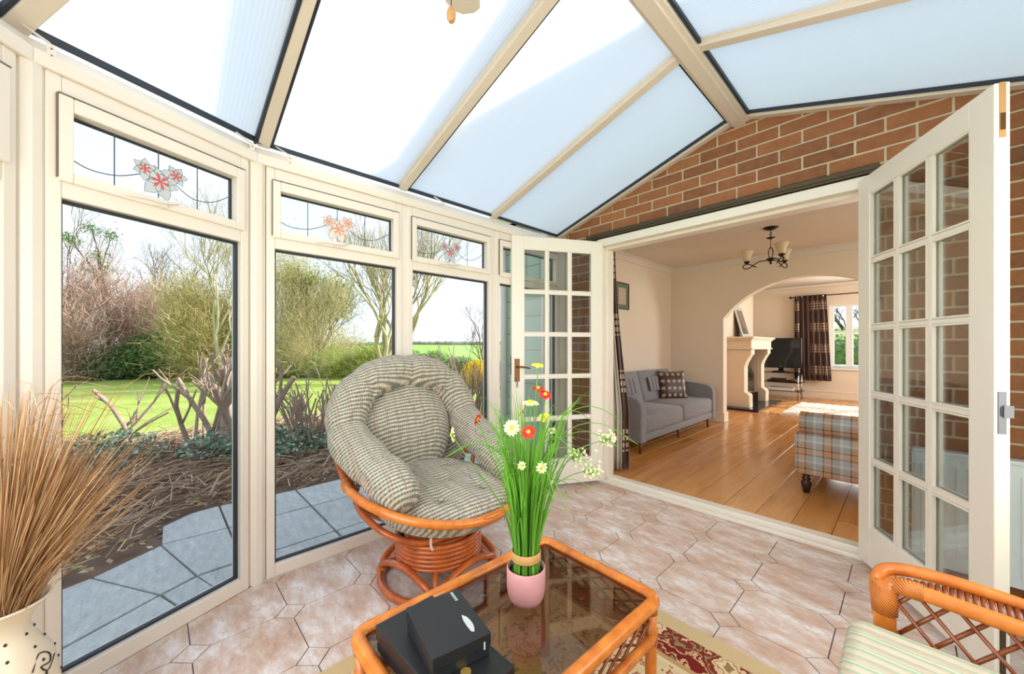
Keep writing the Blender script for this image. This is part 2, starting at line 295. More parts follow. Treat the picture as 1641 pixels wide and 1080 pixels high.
# ------------------------------------------------------------------ mesh helpers
def cr(pts, n=6, closed=False):   # smooth curve through points
    P = [Vector(p) for p in pts]; o = []; L = len(P)
    for i in range(L if closed else L-1):
        a = P[(i-1) % L] if closed or i else P[0]; b = P[i]; c = P[(i+1) % L]; d = P[(i+2) % L] if closed or i+2 < L else P[-1]
        for k_ in range(n):
            t = k_/n; o.append(.5*((2*b)+(c-a)*t+(2*a-5*b+4*c-d)*t*t+(3*b-a-3*c+d)*t**3))
    if not closed: o.append(P[-1])
    return o
class MB:
    def __init__(s, T=None): s.v = []; s.f = []; s.T = T; s.uv = None
    def add(s, vs, fs):
        b = len(s.v)
        s.v += [s.T(*v) if s.T else tuple(v) for v in vs]; s.f += [tuple(b+i for i in f) for f in fs]; return s
    def box(s, x0, y0, z0, x1, y1, z1):
        return s.add([(x0, y0, z0), (x1, y0, z0), (x1, y1, z0), (x0, y1, z0), (x0, y0, z1), (x1, y0, z1), (x1, y1, z1), (x0, y1, z1)],
                     [(3, 2, 1, 0), (4, 5, 6, 7), (0, 1, 5, 4), (1, 2, 6, 5), (2, 3, 7, 6), (3, 0, 4, 7)])
    def beam(s, p, q, w, h, up=(0, 0, 1), off=0):   # bar from p to q, w wide, h deep along up, lifted by off
        p, q = Vector(p), Vector(q); d = (q-p).normalized(); sd = d.cross(Vector(up)).normalized(); u = sd.cross(d).normalized()
        vs = [e_ + sd*w/2*a + u*(off+b*h) for e_ in (p, q) for a, b in ((-1, 0), (1, 0), (1, 1), (-1, 1))]
        return s.add(vs, [(0, 1, 2, 3), (7, 6, 5, 4), (0, 4, 5, 1), (1, 5, 6, 2), (2, 6, 7, 3), (3, 7, 4, 0)])
    def prism(s, poly, z0, z1):
        n = len(poly); vs = [(*p, z0) for p in poly]+[(*p, z1) for p in poly]
        return s.add(vs, [tuple(reversed(range(n))), tuple(range(n, 2*n))]+[(i, (i+1) % n, n+(i+1) % n, n+i) for i in range(n)])
    def prism_y(s, poly, y0, y1):
        n = len(poly); vs = [(p[0], y0, p[1]) for p in poly]+[(p[0], y1, p[1]) for p in poly]
        return s.add(vs, [tuple(range(n)), tuple(reversed(range(n, 2*n)))]+[((i+1) % n, i, n+i, n+(i+1) % n) for i in range(n)])
    def tube(s, pts, r, n=8, closed=False, cap=True, flat=1.0):
        P = [Vector(p) for p in pts]; L = len(P); rr = r if isinstance(r, (list, tuple)) else [r]*L
        vs = []; fr = None
        for i in range(L):
            a = P[i-1] if (closed or i) else P[0]; b = P[(i+1) % L] if closed or i < L-1 else P[-1]
            d = (b-a)
            d = d.normalized() if d.length > 1e-9 else Vector((0, 0, 1))
            if fr is None: fr = d.orthogonal().normalized()
            else:
                fr = fr - d*fr.dot(d)
                fr = fr.normalized() if fr.length > 1e-6 else d.orthogonal().normalized()
            bi = d.cross(fr)
            for k_ in range(n):
                t = 2*PI*k_/n; vs.append(P[i]+(fr*math.cos(t)+bi*math.sin(t)*flat)*rr[i])
        fs = [(i*n+k_, i*n+(k_+1) % n, ((i+1) % L)*n+(k_+1) % n, ((i+1) % L)*n+k_) for i in range(L if closed else L-1) for k_ in range(n)]
        if cap and not closed: fs += [tuple(reversed(range(n))), tuple(range((L-1)*n, L*n))]
        return s.add(vs, fs)
    def lathe(s, prof, c=(0, 0, 0), n=24, cap=True):
        vs = [(c[0]+r*math.cos(2*PI*k_/n), c[1]+r*math.sin(2*PI*k_/n), c[2]+z) for r, z in prof for k_ in range(n)]
        L = len(prof); fs = [(i*n+k_, i*n+(k_+1) % n, (i+1)*n+(k_+1) % n, (i+1)*n+k_) for i in range(L-1) for k_ in range(n)]
        if cap: fs += [tuple(reversed(range(n))), tuple(range((L-1)*n, L*n))]
        return s.add(vs, fs)
    def ball(s, c, r, n=12, m=8, f=None):
        r = (r, r, r) if not isinstance(r, (tuple, list)) else r; vs = []
        for i in range(m+1):
            ph = PI*i/m-PI/2
            for k_ in range(n):
                t = 2*PI*k_/n; d = (math.cos(ph)*math.cos(t), math.cos(ph)*math.sin(t), math.sin(ph)); q = f(d) if f else 1
                vs.append((c[0]+r[0]*d[0]*q, c[1]+r[1]*d[1]*q, c[2]+r[2]*d[2]*q))
        return s.add(vs, [(i*n+k_, i*n+(k_+1) % n, (i+1)*n+(k_+1) % n, (i+1)*n+k_) for i in range(m) for k_ in range(n)])
    def quad(s, c, u, v):   # small flat leaf
        c, u, v = Vector(c), Vector(u), Vector(v); return s.add([c-u, c-v*.6, c+u, c+v*.6], [(0, 1, 2, 3)])
    def grid(s, fn, nu, nv, uv=False):
        vs = [fn(i/nu, j/nv) for j in range(nv+1) for i in range(nu+1)]
        if uv: s.uv = [(i/nu, j/nv) for j in range(nv+1) for i in range(nu+1)]
        return s.add(vs, [(j*(nu+1)+i, j*(nu+1)+i+1, (j+1)*(nu+1)+i+1, (j+1)*(nu+1)+i) for j in range(nv) for i in range(nu)])
    def build(s, name, mat, parent=None, smooth=False, bevel=0, local=False, subd=0, solid=0):
        b = Vector((0, 0, 0)); p = parent
        while p is not None and not local: b += p.location; p = p.parent
        me = bpy.data.meshes.new(name); me.from_pydata([tuple(Vector(v)-b) for v in s.v], [], s.f); me.materials.append(M[mat] if isinstance(mat, str) else mat)
        if smooth: me.polygons.foreach_set('use_smooth', [True]*len(me.polygons))
        if s.uv:
            ul = me.uv_layers.new()
            for l in me.loops: ul.data[l.index].uv = s.uv[l.vertex_index]
        me.update(); o = bpy.data.objects.new(name, me); C.objects.link(o)
        if parent is not None: o.parent = parent
        if solid: md = o.modifiers.new('s', 'SOLIDIFY'); md.thickness = solid
        if bevel: md = o.modifiers.new('b', 'BEVEL'); md.width = bevel; md.segments = 2; md.limit_method = 'ANGLE'
        if subd: md = o.modifiers.new('u', 'SUBSURF'); md.levels = subd; md.render_levels = subd
        return o
def tag(o, label=None, cat=None, group=None, kind=None):
    for k_, v in (('label', label), ('category', cat), ('group', group), ('kind', kind)):
        if v: o[k_] = v
    return o
def thing(name, label, cat, loc=(0, 0, 0), rz=0, group=None, kind=None):
    o = bpy.data.objects.new(name, None); C.objects.link(o); o.location = loc; o.rotation_euler = (0, 0, rz); o.empty_display_size = .1
    return tag(o, label, cat, group, kind)
def sub(name, parent):   # a part that only holds sub-parts
    o = bpy.data.objects.new(name, None); C.objects.link(o); o.parent = parent; o.empty_display_size = .05; return o
def share(name, src, parent, loc, rz=0):   # another piece with the same mesh
    o = bpy.data.objects.new(name, src.data); C.objects.link(o); o.parent = parent; o.location = loc; o.rotation_euler = (0, 0, rz)
    for md in src.modifiers:
        n_ = o.modifiers.new(md.name, md.type)
        for a in ('width', 'segments', 'limit_method', 'levels', 'render_levels', 'thickness'):
            if hasattr(md, a):
                setattr(n_, a, getattr(md, a))
    return o
def copy_tree(o, parent=None):
    c = o.copy(); C.objects.link(c); c.parent = parent
    for ch in [x for x in o.children]: copy_tree(ch, c)
    return c
def clip(poly, a, b, c):   # keep a*x+b*y+c >= 0
    o = []; n = len(poly)
    for i in range(n):
        p, q = poly[i], poly[(i+1) % n]; dp = a*p[0]+b*p[1]+c; dq = a*q[0]+b*q[1]+c
        if dp >= 0: o.append(p)
        if dp*dq < 0: t = dp/(dp-dq); o.append((p[0]+t*(q[0]-p[0]), p[1]+t*(q[1]-p[1])))
    return o
def area(poly): return abs(sum(poly[i][0]*poly[(i+1) % len(poly)][1]-poly[(i+1) % len(poly)][0]*poly[i][1] for i in range(len(poly))))/2 if len(poly) > 2 else 0

# ------------------------------------------------------------------ conservatory shell
RX = -.755                                     # ridge line
V = [(-2.18, 2.76), (-2.18, .36), (-1.89, -.28), (-1.33, -.72), (-.18, -.72), (.38, -.28), (.67, .36), (.67, 2.76)]
HW = 2.76                                      # face of the brick house wall
floor = thing('floor', 'mottled pink-beige octagonal tiled conservatory floor with small diamond insets', 'floor', (0, 0, 0), kind='structure')
MB().prism(V, -.06, -.0035).build('grout_bed', 'grout', floor)
tx0, ty0, tp, th = -1.853, 2.735, .3293, .058
def oct_poly(cx, cy, g_=.0022):
    h = tp/2; q = th; P = [(-h+q, -h), (h-q, -h), (h, -h+q), (h, h-q), (h-q, h), (-h+q, h), (-h, h-q), (-h, -h+q)]
    s_ = 1-g_/h*1.0; return [(cx+x*s_, cy+y*s_) for x, y in P]
def dia_poly(cx, cy): r_ = th-.003; return [(cx-r_, cy), (cx, cy-r_), (cx+r_, cy), (cx, cy+r_)]
protos = {}
def lay(poly, name, cx, cy, key):
    P = poly; full = area(P)
    for i in range(8):
        a, b = V[i], V[(i+1) % 8]; nx, ny = b[1]-a[1], -(b[0]-a[0])
        P = clip(P, -nx, -ny, nx*a[0]+ny*a[1])
        if len(P) < 3: return
    if area(P) < full*.04: return
    if area(P) > full*.999:
        if key not in protos:
            protos[key] = MB().prism([(x-cx, y-cy) for x, y in P], -.012, 0).build(name, 'tile', floor, local=True); protos[key].location = (cx, cy, 0); return
        share(name, protos[key], floor, (cx, cy, 0))
    else: MB().prism(P, -.012, 0).build(name, 'tile', floor)
for i in range(-1, 9):
    for j in range(-1, 12):
        cx, cy = tx0+i*tp, ty0-j*tp
        lay(dia_poly(cx, cy), 'inset_tile', cx, cy, 'd')
        lay(oct_poly(cx+tp/2, cy-tp/2), 'tile', cx+tp/2, cy-tp/2, 'o')

def wall_T(a, b):    # u along the wall, d outward, z up
    a, b = Vector((*a, 0)), Vector((*b, 0)); t = (b-a).normalized(); n = Vector((t.y, -t.x, 0))
    cen = Vector((RX, 1, 0))
    if (a-cen).dot(n) < 0: n = -n
    return (lambda u, d, z: tuple(a+t*u+n*d+Vector((0, 0, z)))), (b-a).length
def lily(T, parent, cu, cz, s_, white, red):
    for k_, (ou, oz, sc, rot) in enumerate([(0, -.016, 1.15, .2), (-.045, .022, .8, 1.0), (.042, .012, .75, -.5)]):
        for j in range(6):
            a = rot+j*PI/3; L = .046*sc*s_*(1.25 if j in (4, 5) else 1)
            mb = MB(T); U = lambda r_, w_: (cu+ou*s_+math.cos(a)*r_-math.sin(a)*w_, .0262-.0006*k_-.0001*j, cz+oz*s_+math.sin(a)*r_+math.cos(a)*w_)
            pts = [U(0, 0), U(L*.3, L*.32), U(L*.65, L*.27), U(L, 0), U(L*.65, -L*.27), U(L*.3, -L*.32)]
            ol = [(cu+ou*s_+(p[0]-0)*0, 0, 0) for p in ()]
            MB(T).tube([(x_, .0258-.0006*k_, z_) for x_, _y, z_ in pts], .0009, 4, closed=True).build('petal_outline', 'lead', parent)
            back = [(p[0], p[1]+.0008, p[2]) for p in pts]
            mb.add(pts+back, [(0, 1, 2, 3, 4, 5), (11, 10, 9, 8, 7, 6)]); mb.build('lily_petal', white, parent)
        mb = MB(T)
        for j in range(6):
            a = rot+j*PI/3; L = .027*sc*s_; P0 = (cu+ou*s_, .0244-.0006*k_, cz+oz*s_)
            mb.add([P0, (P0[0]+math.cos(a+.3)*L*.5, P0[1], P0[2]+math.sin(a+.3)*L*.5), (P0[0]+math.cos(a)*L, P0[1], P0[2]+math.sin(a)*L), (P0[0]+math.cos(a-.3)*L*.5, P0[1], P0[2]+math.sin(a-.3)*L*.5)], [(0, 1, 2, 3)])
        mb.build('lily_centre', red, parent)
def window(idx, a, b, u0, u1, label, flower='lily', handle=True):
    T, L = wall_T(a, b); base = T(u0, 0, 0)
    w = thing('window_%d' % idx, label, 'window', base, kind='structure')
    mb = MB(T); fw = .036
    mb.box(u0, 0, 0, u0+fw, .07, 2.04); mb.box(u1-fw, 0, 0, u1, .07, 2.04); mb.box(u0+fw, 0, 0, u1-fw, .07, .062); mb.box(u0+fw, 0, 1.640, u1-fw, .07, 1.695); mb.box(u0+fw, 0, 1.975, u1-fw, .07, 2.04)
    mb.build('frame', 'upvc', w, bevel=.004)
    mb = MB(T); x0, x1 = u0+fw, u1-fw
    for q in ((x0, .025, .062, x0+.009, .045, 1.640), (x1-.009, .025, .062, x1, .045, 1.640), (x0+.009, .025, .062, x1-.009, .045, .071), (x0+.009, .025, 1.631, x1-.009, .045, 1.640)): mb.box(*q)
    mb.build('gasket', 'gasket', w)
    MB(T).box(x0+.002, .036, .065, x1-.002, .042, 1.638).build('pane', 'glass', w)
    s_ = sub('sash', w); s0, s1, z0, z1, sw = u0+.024, u1-.024, 1.693, 1.977, .036
    mb = MB(T); d0, d1 = -.012, .05
    mb.box(s0, d0, z0, s0+sw, d1, z1); mb.box(s1-sw, d0, z0, s1, d1, z1); mb.box(s0+sw, d0, z0, s1-sw, d1, z0+sw); mb.box(s0+sw, d0, z1-sw-.012, s1-sw, d1, z1)
    mb.build('sash_frame', 'upvc', s_, bevel=.004)
    mb = MB(T); x0, x1, g0, g1 = s0+sw, s1-sw, z0+sw, z1-sw-.012
    for q in ((x0, .03, g0, x0+.006, .045, g1), (x1-.006, .03, g0, x1, .045, g1), (x0, .03, g1-.006, x1, .045, g1)): mb.box(*q)
    mb.build('gasket', 'gasket', s_)
    MB(T).box(x0, .03, g0, x1, .036, g1).build('sash_pane', 'glass', s_)
    mb = MB(T); mb.box(s0, -.0125, z1, s1, .0, z1+.0035); mb.box(s1, -.0125, z0+.01, s1+.0022, .0, z1); mb.build('sash_groove_shade', 'grooveshade', s_)  # dark strips painting in the groove shadow between sash and frame
    for f_ in (.27, .53, .78):
        MB(T).box(x0+(x1-x0)*f_-.0018, .0272, g0, x0+(x1-x0)*f_+.0018, .0285, g1).build('lead_line', 'lead', s_)
    W_ = x1-x0; zc = g0+(g1-g0)*.45
    l1 = [(x0, .027, g0+(g1-g0)*.62), (x0+W_*.15, .027, zc-.025), (x0+W_*.3, .027, zc-.04), (x0+W_*.42, .027, zc-.005)]
    l2 = [(x0+W_*.62, .027, zc), (x0+W_*.76, .027, zc-.04), (x0+W_*.9, .027, zc-.05), (x1, .027, zc-.032)]
    if flower:
        for l_ in (l1, l2): MB(T).tube(cr(l_, 5), .0019, 5).build('lead_curve', 'lead', s_)
        lily(T, s_, x0+W_*.52, zc+.006, min(1.15, (g1-g0)/.17), *({'lily': ('petalw', 'petalr'), 'pale': ('petalo', 'petals')}[flower]))
    if handle:
        h = sub('window_handle', w); cu = (u0+u1)/2+.03
        MB(T).box(cu-.022, -.022, 1.695, cu+.022, -.012, 1.717).build('handle_plate', 'upvc', h, bevel=.003)
        MB(T).tube(cr([(cu-.055, -.026, 1.722), (cu, -.03, 1.708), (cu+.055, -.03, 1.708), (cu+.11, -.026, 1.700)], 4), [.004]*12+[.003], 6).build('handle_lever', 'upvc', h, smooth=True)
    return w
window(1, V[2], V[3], .035, .675, 'white uPVC window on the angled facet behind the dried grasses, leaded top light', 'lily')
window(2, V[1], V[2], .035, .672, 'wide white uPVC window with red lilies in its top light, nearest full window', 'lily')
window(3, V[0], V[1], 2.76-1.123, 2.76-.402, 'white uPVC window behind the rattan chair back with pale pink lilies in top light', 'pale')
window(4, V[0], V[1], 2.76-1.865, 2.76-1.162, 'white uPVC window with small red lilies showing the hillside field', 'lily')
window(5, V[0], V[1], 2.76-2.66, 2.76-1.905, 'white uPVC window partly hidden behind the open glazed door', None, False)
window(6, V[3], V[4], .04, .57, 'white uPVC window in the end bay on the dried grass side', None)
window(7, V[3], V[4], .59, 1.11, 'white uPVC window in the end bay on the armchair side', None)
window(8, V[4], V[5], .035, .675, 'white uPVC window on the angled facet by the armchair', None)
window(9, V[5], V[6], .035, .672, 'white uPVC window on the second angled facet by the armchair', None)
for q, (i0, i1) in enumerate(((.04, .77), (.8, 1.55), (1.58, 2.33))):
    window(10+q, V[6], V[7], i0, i1, ['white uPVC side window directly behind the armchair', 'white uPVC side window beside the radiator end of the room', 'white uPVC side window next to the brick wall and radiator'][q], None)
posts = thing('trim_1', 'white uPVC corner posts and coupling strips between the windows', 'window post', (-2.18, .36, 0), kind='structure')
for i in range(1, 7):
    x, y = V[i]; cx, cy = RX-x, .4-y; L = math.hypot(cx, cy) or 1; ox, oy = x-cx/L*.035, y-cy/L*.035
    MB().lathe([(.046, 0), (.046, 2.05)], (ox, oy, 0), 12).build('corner_post', 'upvc', posts)
for y in (1.142, 1.885, 2.71):
    for x0, x1 in ((-2.25, -2.186), (.676, .74)): MB().box(x0, y-.022 if y < 2.7 else y-.05, 0, x1, y+.022 if y < 2.7 else HW, 2.04).build('coupling_strip', 'upvc', posts, bevel=.004)
beamt = thing('trim_2', 'white eaves beam running round above the windows', 'eaves beam', (-2.18, .36, 2.04), kind='structure')
def off_poly(d):   # conservatory outline grown outward by d
    n = len(V); o = []
    for i in range(n):
        a, b, c = Vector(V[i-1]), Vector(V[i]), Vector(V[(i+1) % n])
        t1 = (b-a).normalized(); t2 = (c-b).normalized(); n1 = Vector((t1.y, -t1.x)); n2 = Vector((t2.y, -t2.x))
        cen = Vector((RX, 1)); n1 = n1 if n1.dot(b-cen) > 0 else -n1; n2 = n2 if n2.dot(b-cen) > 0 else -n2
        if i in (0, n-1):
            nn = n2 if i == 0 else n1; o.append((b.x+nn.x*d, HW))
        else:
            k_ = (n1+n2); o.append(tuple(b+k_*(d/(k_.dot(n1)))))
    return o
pin, pout, pmid = off_poly(-.012), off_poly(.13), off_poly(.03)
for i in range(7):
    a, b, c, d, e_, f_ = pin[i], pin[i+1], pout[i+1], pout[i], pmid[i], pmid[i+1]
    MB().add([(*a, 2.04), (*b, 2.04), (*c, 2.04), (*d, 2.04), (*a, 2.085), (*b, 2.085), (*f_, 2.132), (*e_, 2.132), (*c, 2.132), (*d, 2.132)],
             [(0, 1, 5, 4), (4, 5, 6, 7), (7, 6, 8, 9), (3, 2, 1, 0), (2, 3, 9, 8), (0, 4, 7, 9, 3), (1, 2, 8, 6, 5)]).build('eaves_section', 'upvc', beamt, bevel=.003)
# roof: glass plane, bars, ridge
roof = thing('ceiling', 'white twinwall polycarbonate conservatory roof with pale glazing bars', 'roof', (RX, .4, 2.6), kind='structure')
SL = .31
def zr(x): return 2.165+SL*(-abs(x-RX)+abs(-2.25-RX))     # soffit plane of the side slopes
eav = off_poly(.07); RE = Vector((RX, .4, zr(RX)-.015))
def P3(i): return Vector((*eav[i], 2.155))
ys = [2.735, 1.93, 1.16, .40]
def panel(pts, mat='poly'):
    P = [Vector(p) for p in pts]; nn = (P[1]-P[0]).cross(P[2]-P[0]).normalized(); nn = nn if nn.z > 0 else -nn
    lo = [p+nn*.02 for p in P]; hi = [p+nn*.036 for p in P]; n = len(P)
    return MB().add(lo+hi, [tuple(range(n)), tuple(range(2*n-1, n-1, -1))]+[(i, (i+1) % n, n+(i+1) % n, n+i) for i in range(n)]).build('roof_panel', mat, roof)
def gask(a, b, side):
    MB().beam(a, b, .012, .024, off=.0).build('roof_gasket', 'gasket', roof)
def rafter(a, b, w=.052):
    o = MB(); o.beam(a, b, w, .05, off=-.012); o.beam(a, b, w*1.25, .008, off=.012); o.build('rafter', 'rafter', roof, bevel=.004); MB().beam(a, b, .055, .05, off=.038).build('outer_bar_cap', 'upvc', roof)
for sgn in (-1, 1):
    ex = RX+sgn*(2.25+RX); 
    for j in range(3):
        ya, yb = ys[j]-.026, ys[j+1]+.026
        A, B_ = (ex, ya, zr(ex)-.005), (ex, yb, zr(ex)-.005); Cc, Dd = (RX+sgn*.05, yb, zr(RX+.05)), (RX+sgn*.05, ya, zr(RX+.05))
        panel([A, B_, Cc, Dd])
        gask((ex, yb+.008, zr(ex)), (RX+sgn*.06, yb+.008, zr(RX+.05)), 1)
        gask((ex-sgn*.006, ya, zr(ex)), (ex-sgn*.006, yb, zr(ex)), 1)
        if sgn > 0 or j == 0: gask((RX+sgn*.062, ya, zr(RX+.05)-.004), (RX+sgn*.062, yb, zr(RX+.05)-.004), 1)
    gask((ex, ys[0]-.034, zr(ex)), (RX+sgn*.06, ys[0]-.034, zr(RX+.05)), 1)
    for y in ys[:4]: rafter((ex-.02*sgn*0, y, zr(ex)), (RX+sgn*.045, y, zr(RX+.045)), .052 if y < 2.7 else .05)
o_ = MB(); o_.box(RX-.032, .3, zr(RX)-.05, RX+.032, 2.76, zr(RX)+.05); o_.box(RX-.052, .3, zr(RX)-.035, RX+.052, 2.76, zr(RX)+.05); o_.build('ridge_beam', 'rafter', roof, bevel=.003)
fan_pts = [Vector((eav[1][0], .40, 2.155))]+[P3(i) for i in (2, 3, 4, 5)]+[Vector((eav[6][0], .40, 2.155))]
for a, b in zip(fan_pts, fan_pts[1:]):
    panel([a, b, RE]); gask(a+(RE-a)*.01, b+(RE-b)*.01, 1)
    n_ = ((b-a).normalized())*.04
    gask(a+n_, RE+n_*.2, 1)
for p in fan_pts[1:-1]: rafter(p, RE-Vector((0, 0, .0)), .06)
MB().lathe([(.04, -.07), (.10, -.05), (.12, -.01), (.12, .04)], (RX, .38, zr(RX)), 16).build('ridge_boss', 'rafter', roof, smooth=True)
for (u_, d_) in ((.335, 0), (.60, 0)): pass
def bracket(x, y, nx, ny, lab):
    t_ = Vector((-ny, nx, 0)); n_ = Vector((nx, ny, 0)); p = Vector((x, y, 2.075))
    b_ = thing('roof_bracket', lab, 'bracket', p, group='strap brackets on the eaves beam')
    MB().beam(p-n_*.002, p-n_*.002+Vector((0, 0, .045)), .02, .003, up=n_).build('strap_plate', 'upvc', b_)
    MB().beam(p+Vector((0, 0, .045)), p+t_*.05+n_*.04+Vector((0, 0, .085)), .02, .003).build('strap_arm', 'upvc', b_)
    for k_ in (.01, .032): MB().ball(p-n_*.004+Vector((0, 0, k_)), .003, 6, 4).build('screw', 'steel', b_)
for q in ((-1.90, -.24, -.91, -.41, 'largest white strap bracket, on the eaves beam above the dried grasses'), (-2.165, .34, -.95, -.3, 'white strap bracket at the bend of the eaves beam, above the post joining two windows'),
        (-2.168, .50, -1, 0, 'white strap bracket on the eaves beam above the pale pink lilies'), (-2.168, 1.42, -1, 0, 'white strap bracket on the eaves beam above the small red lilies')): bracket(*q)

# ------------------------------------------------------------------ brick house wall
wallb = thing('wall_right', 'orange-brown brick house wall round the wide doorway', 'brick wall', (0, HW, 0), kind='structure')
OX0, OX1, OZ = -1.83, -.125, 2.06
def wall_holes(x0, x1, z0, z1, y0, y1, hole, name, mat, parent):
    hx0, hx1, hz0, hz1 = hole
    for q in ((x0, z0, hx0, z1), (hx1, z0, x1, z1), (hx0, hz1, hx1, z1), (hx0, z0, hx1, hz0)):
        if q[2]-q[0] > .001 and q[3]-q[1] > .001: MB().box(q[0], y0, q[1], q[2], y1, q[3]).build(name, mat, parent)
wall_holes(-2.72, .9, -.1, 2.62, HW+.006, 2.9, (OX0, OX1, -.1, OZ), 'mortar_backing', 'mortar', wallb)
BP, BH = .2305, .0775
bproto = None
def put_brick(x0, z0, x1, z1):
    global bproto
    poly = [(x0, z0), (x1, z0), (x1, z1), (x0, z1)]; full = (BP-.011)*(BH-.011)
    polys = []
    poly = clip(poly, SL, -1, 2.165+SL*(2.25)+.03) if (x0+x1)/2 < RX else clip(poly, -SL, -1, 2.165+SL*(abs(-2.25-RX)+RX)+.03)
    poly = clip(poly, 1, 0, 2.18); poly = clip(poly, -1, 0, .668)
    if len(poly) < 3: return
    if z0 < OZ+.045:
        for sd in ((-1, 0, OX0-.0), (1, 0, -OX1)):
            q = clip(poly, *sd)
            if len(q) > 2: polys.append(q)
        q = clip(clip(clip(poly, 1, 0, -OX0), -1, 0, OX1), 0, 1, -(OZ+.045))
        if len(q) > 2: polys.append(q)
    else: polys = [poly]
    for q in polys:
        A_ = area(q)
        if A_ < .0006: continue
        if A_ > full*.995 and len(q) == 4:
            if bproto is None:
                w_, h_ = x1-x0, z1-z0; mb = MB(); mb.box(-w_/2, 0, -h_/2, w_/2, .02, h_/2)
                bproto = mb.build('brick', 'brick', wallb, bevel=.0025, local=True); bproto.location = ((x0+x1)/2, 0, (z0+z1)/2)
            else: share('brick', bproto, wallb, ((x0+x1)/2, random.uniform(-.0015, .0015), (z0+z1)/2))
        else: MB().prism_y(q, HW, HW+.02).build('brick', 'brick', wallb, bevel=.002)
for k_ in range(-29, 8):
    z0 = 2.191+k_*BH-BH; z0c = z0+.0055; ph = (-1.929 if k_ % 2 == 0 else -2.0465)
    for j in range(-3, 13):
        x0 = ph+j*BP+.0055
        if z0c > -.05: put_brick(x0, z0c, x0+BP-.011, z0c+BH-.011)
# upper gable of the house above the roof, casts the shade on the roof
up = thing('wall_outside', 'rendered house gable and side walls outside the conservatory', 'house wall', (RX, 3, 2.7), kind='structure')
MB().prism_y([(-3.05, 2.7), (2.95, 2.7), (2.95, 3.40), (-3.05, 3.40)], 2.78, 10.6).build('gable_roof', 'wallext', up)
for q in ((-3.05, HW+.02, -.1, -2.72, 2.9, 2.6), (.9, HW+.02, -.1, 2.9, 2.9, 2.6)): MB().box(*q).build('side_wall', 'wallext', up)
for k_ in range(14): MB().box(-3.05, HW-.002, .1+k_*.17, -2.34, HW+.02, .262+k_*.17).build('cladding_board', 'wallext', up)
MB().box(-3.1, 2.58, 2.36, -2.36, 2.62, 2.52).build('fascia_board', 'fascia', up)
MB().box(-3.1, 2.58, 2.36, -2.36, HW, 2.375).build('soffit_board', 'fascia', up)
for x in (-2.99, -2.40): MB().tube([(x, HW-.05, -.06), (x, HW-.05, 2.4)], .032, 10).build('downpipe', 'railing', up, smooth=True)

# door frame, track, threshold
dft = thing('trim_3', 'white painted frame, head and threshold of the wide doorway', 'door frame', (-.97, HW, 0), kind='structure')
MB().box(OX0, 2.735, 1.995, OX1, 2.80, 2.058).build('frame_head', 'gloss_paint', dft, bevel=.005)
MB().box(OX0, 2.80, 1.975, OX1, 2.90, 2.058).build('frame_head_inner', 'gloss_paint', dft, bevel=.004)
for x0, x1, x2 in ((OX0, OX0+.045, OX0+.06), (OX1-.045, OX1, OX1-.06)):
    MB().box(x0, 2.735, .0, x1, 2.80, 1.995).build('frame_jamb', 'gloss_paint', dft, bevel=.005)
    MB().box(min(x0, x2), 2.80, .0, max(x1, x2), 2.90, 1.975).build('frame_jamb_inner', 'gloss_paint', dft, bevel=.004)
mb = MB(); mb.box(OX0+.045, 2.745, 0, OX1-.045, 2.79, .026); mb.box(OX0+.06, 2.79, 0, OX1-.06, 2.87, .052); mb.build('threshold', 'gloss_paint', dft, bevel=.006)
tr = MB(); tr.box(-1.935, 2.725, 2.064, -.105, 2.76, 2.078); tr.box(-1.935, 2.72, 2.078, -.105, 2.727, 2.104); tr.box(-1.935, 2.745, 2.09, -.105, 2.76, 2.108)
tr.build('head_track', 'darkmetal', dft, bevel=.002)

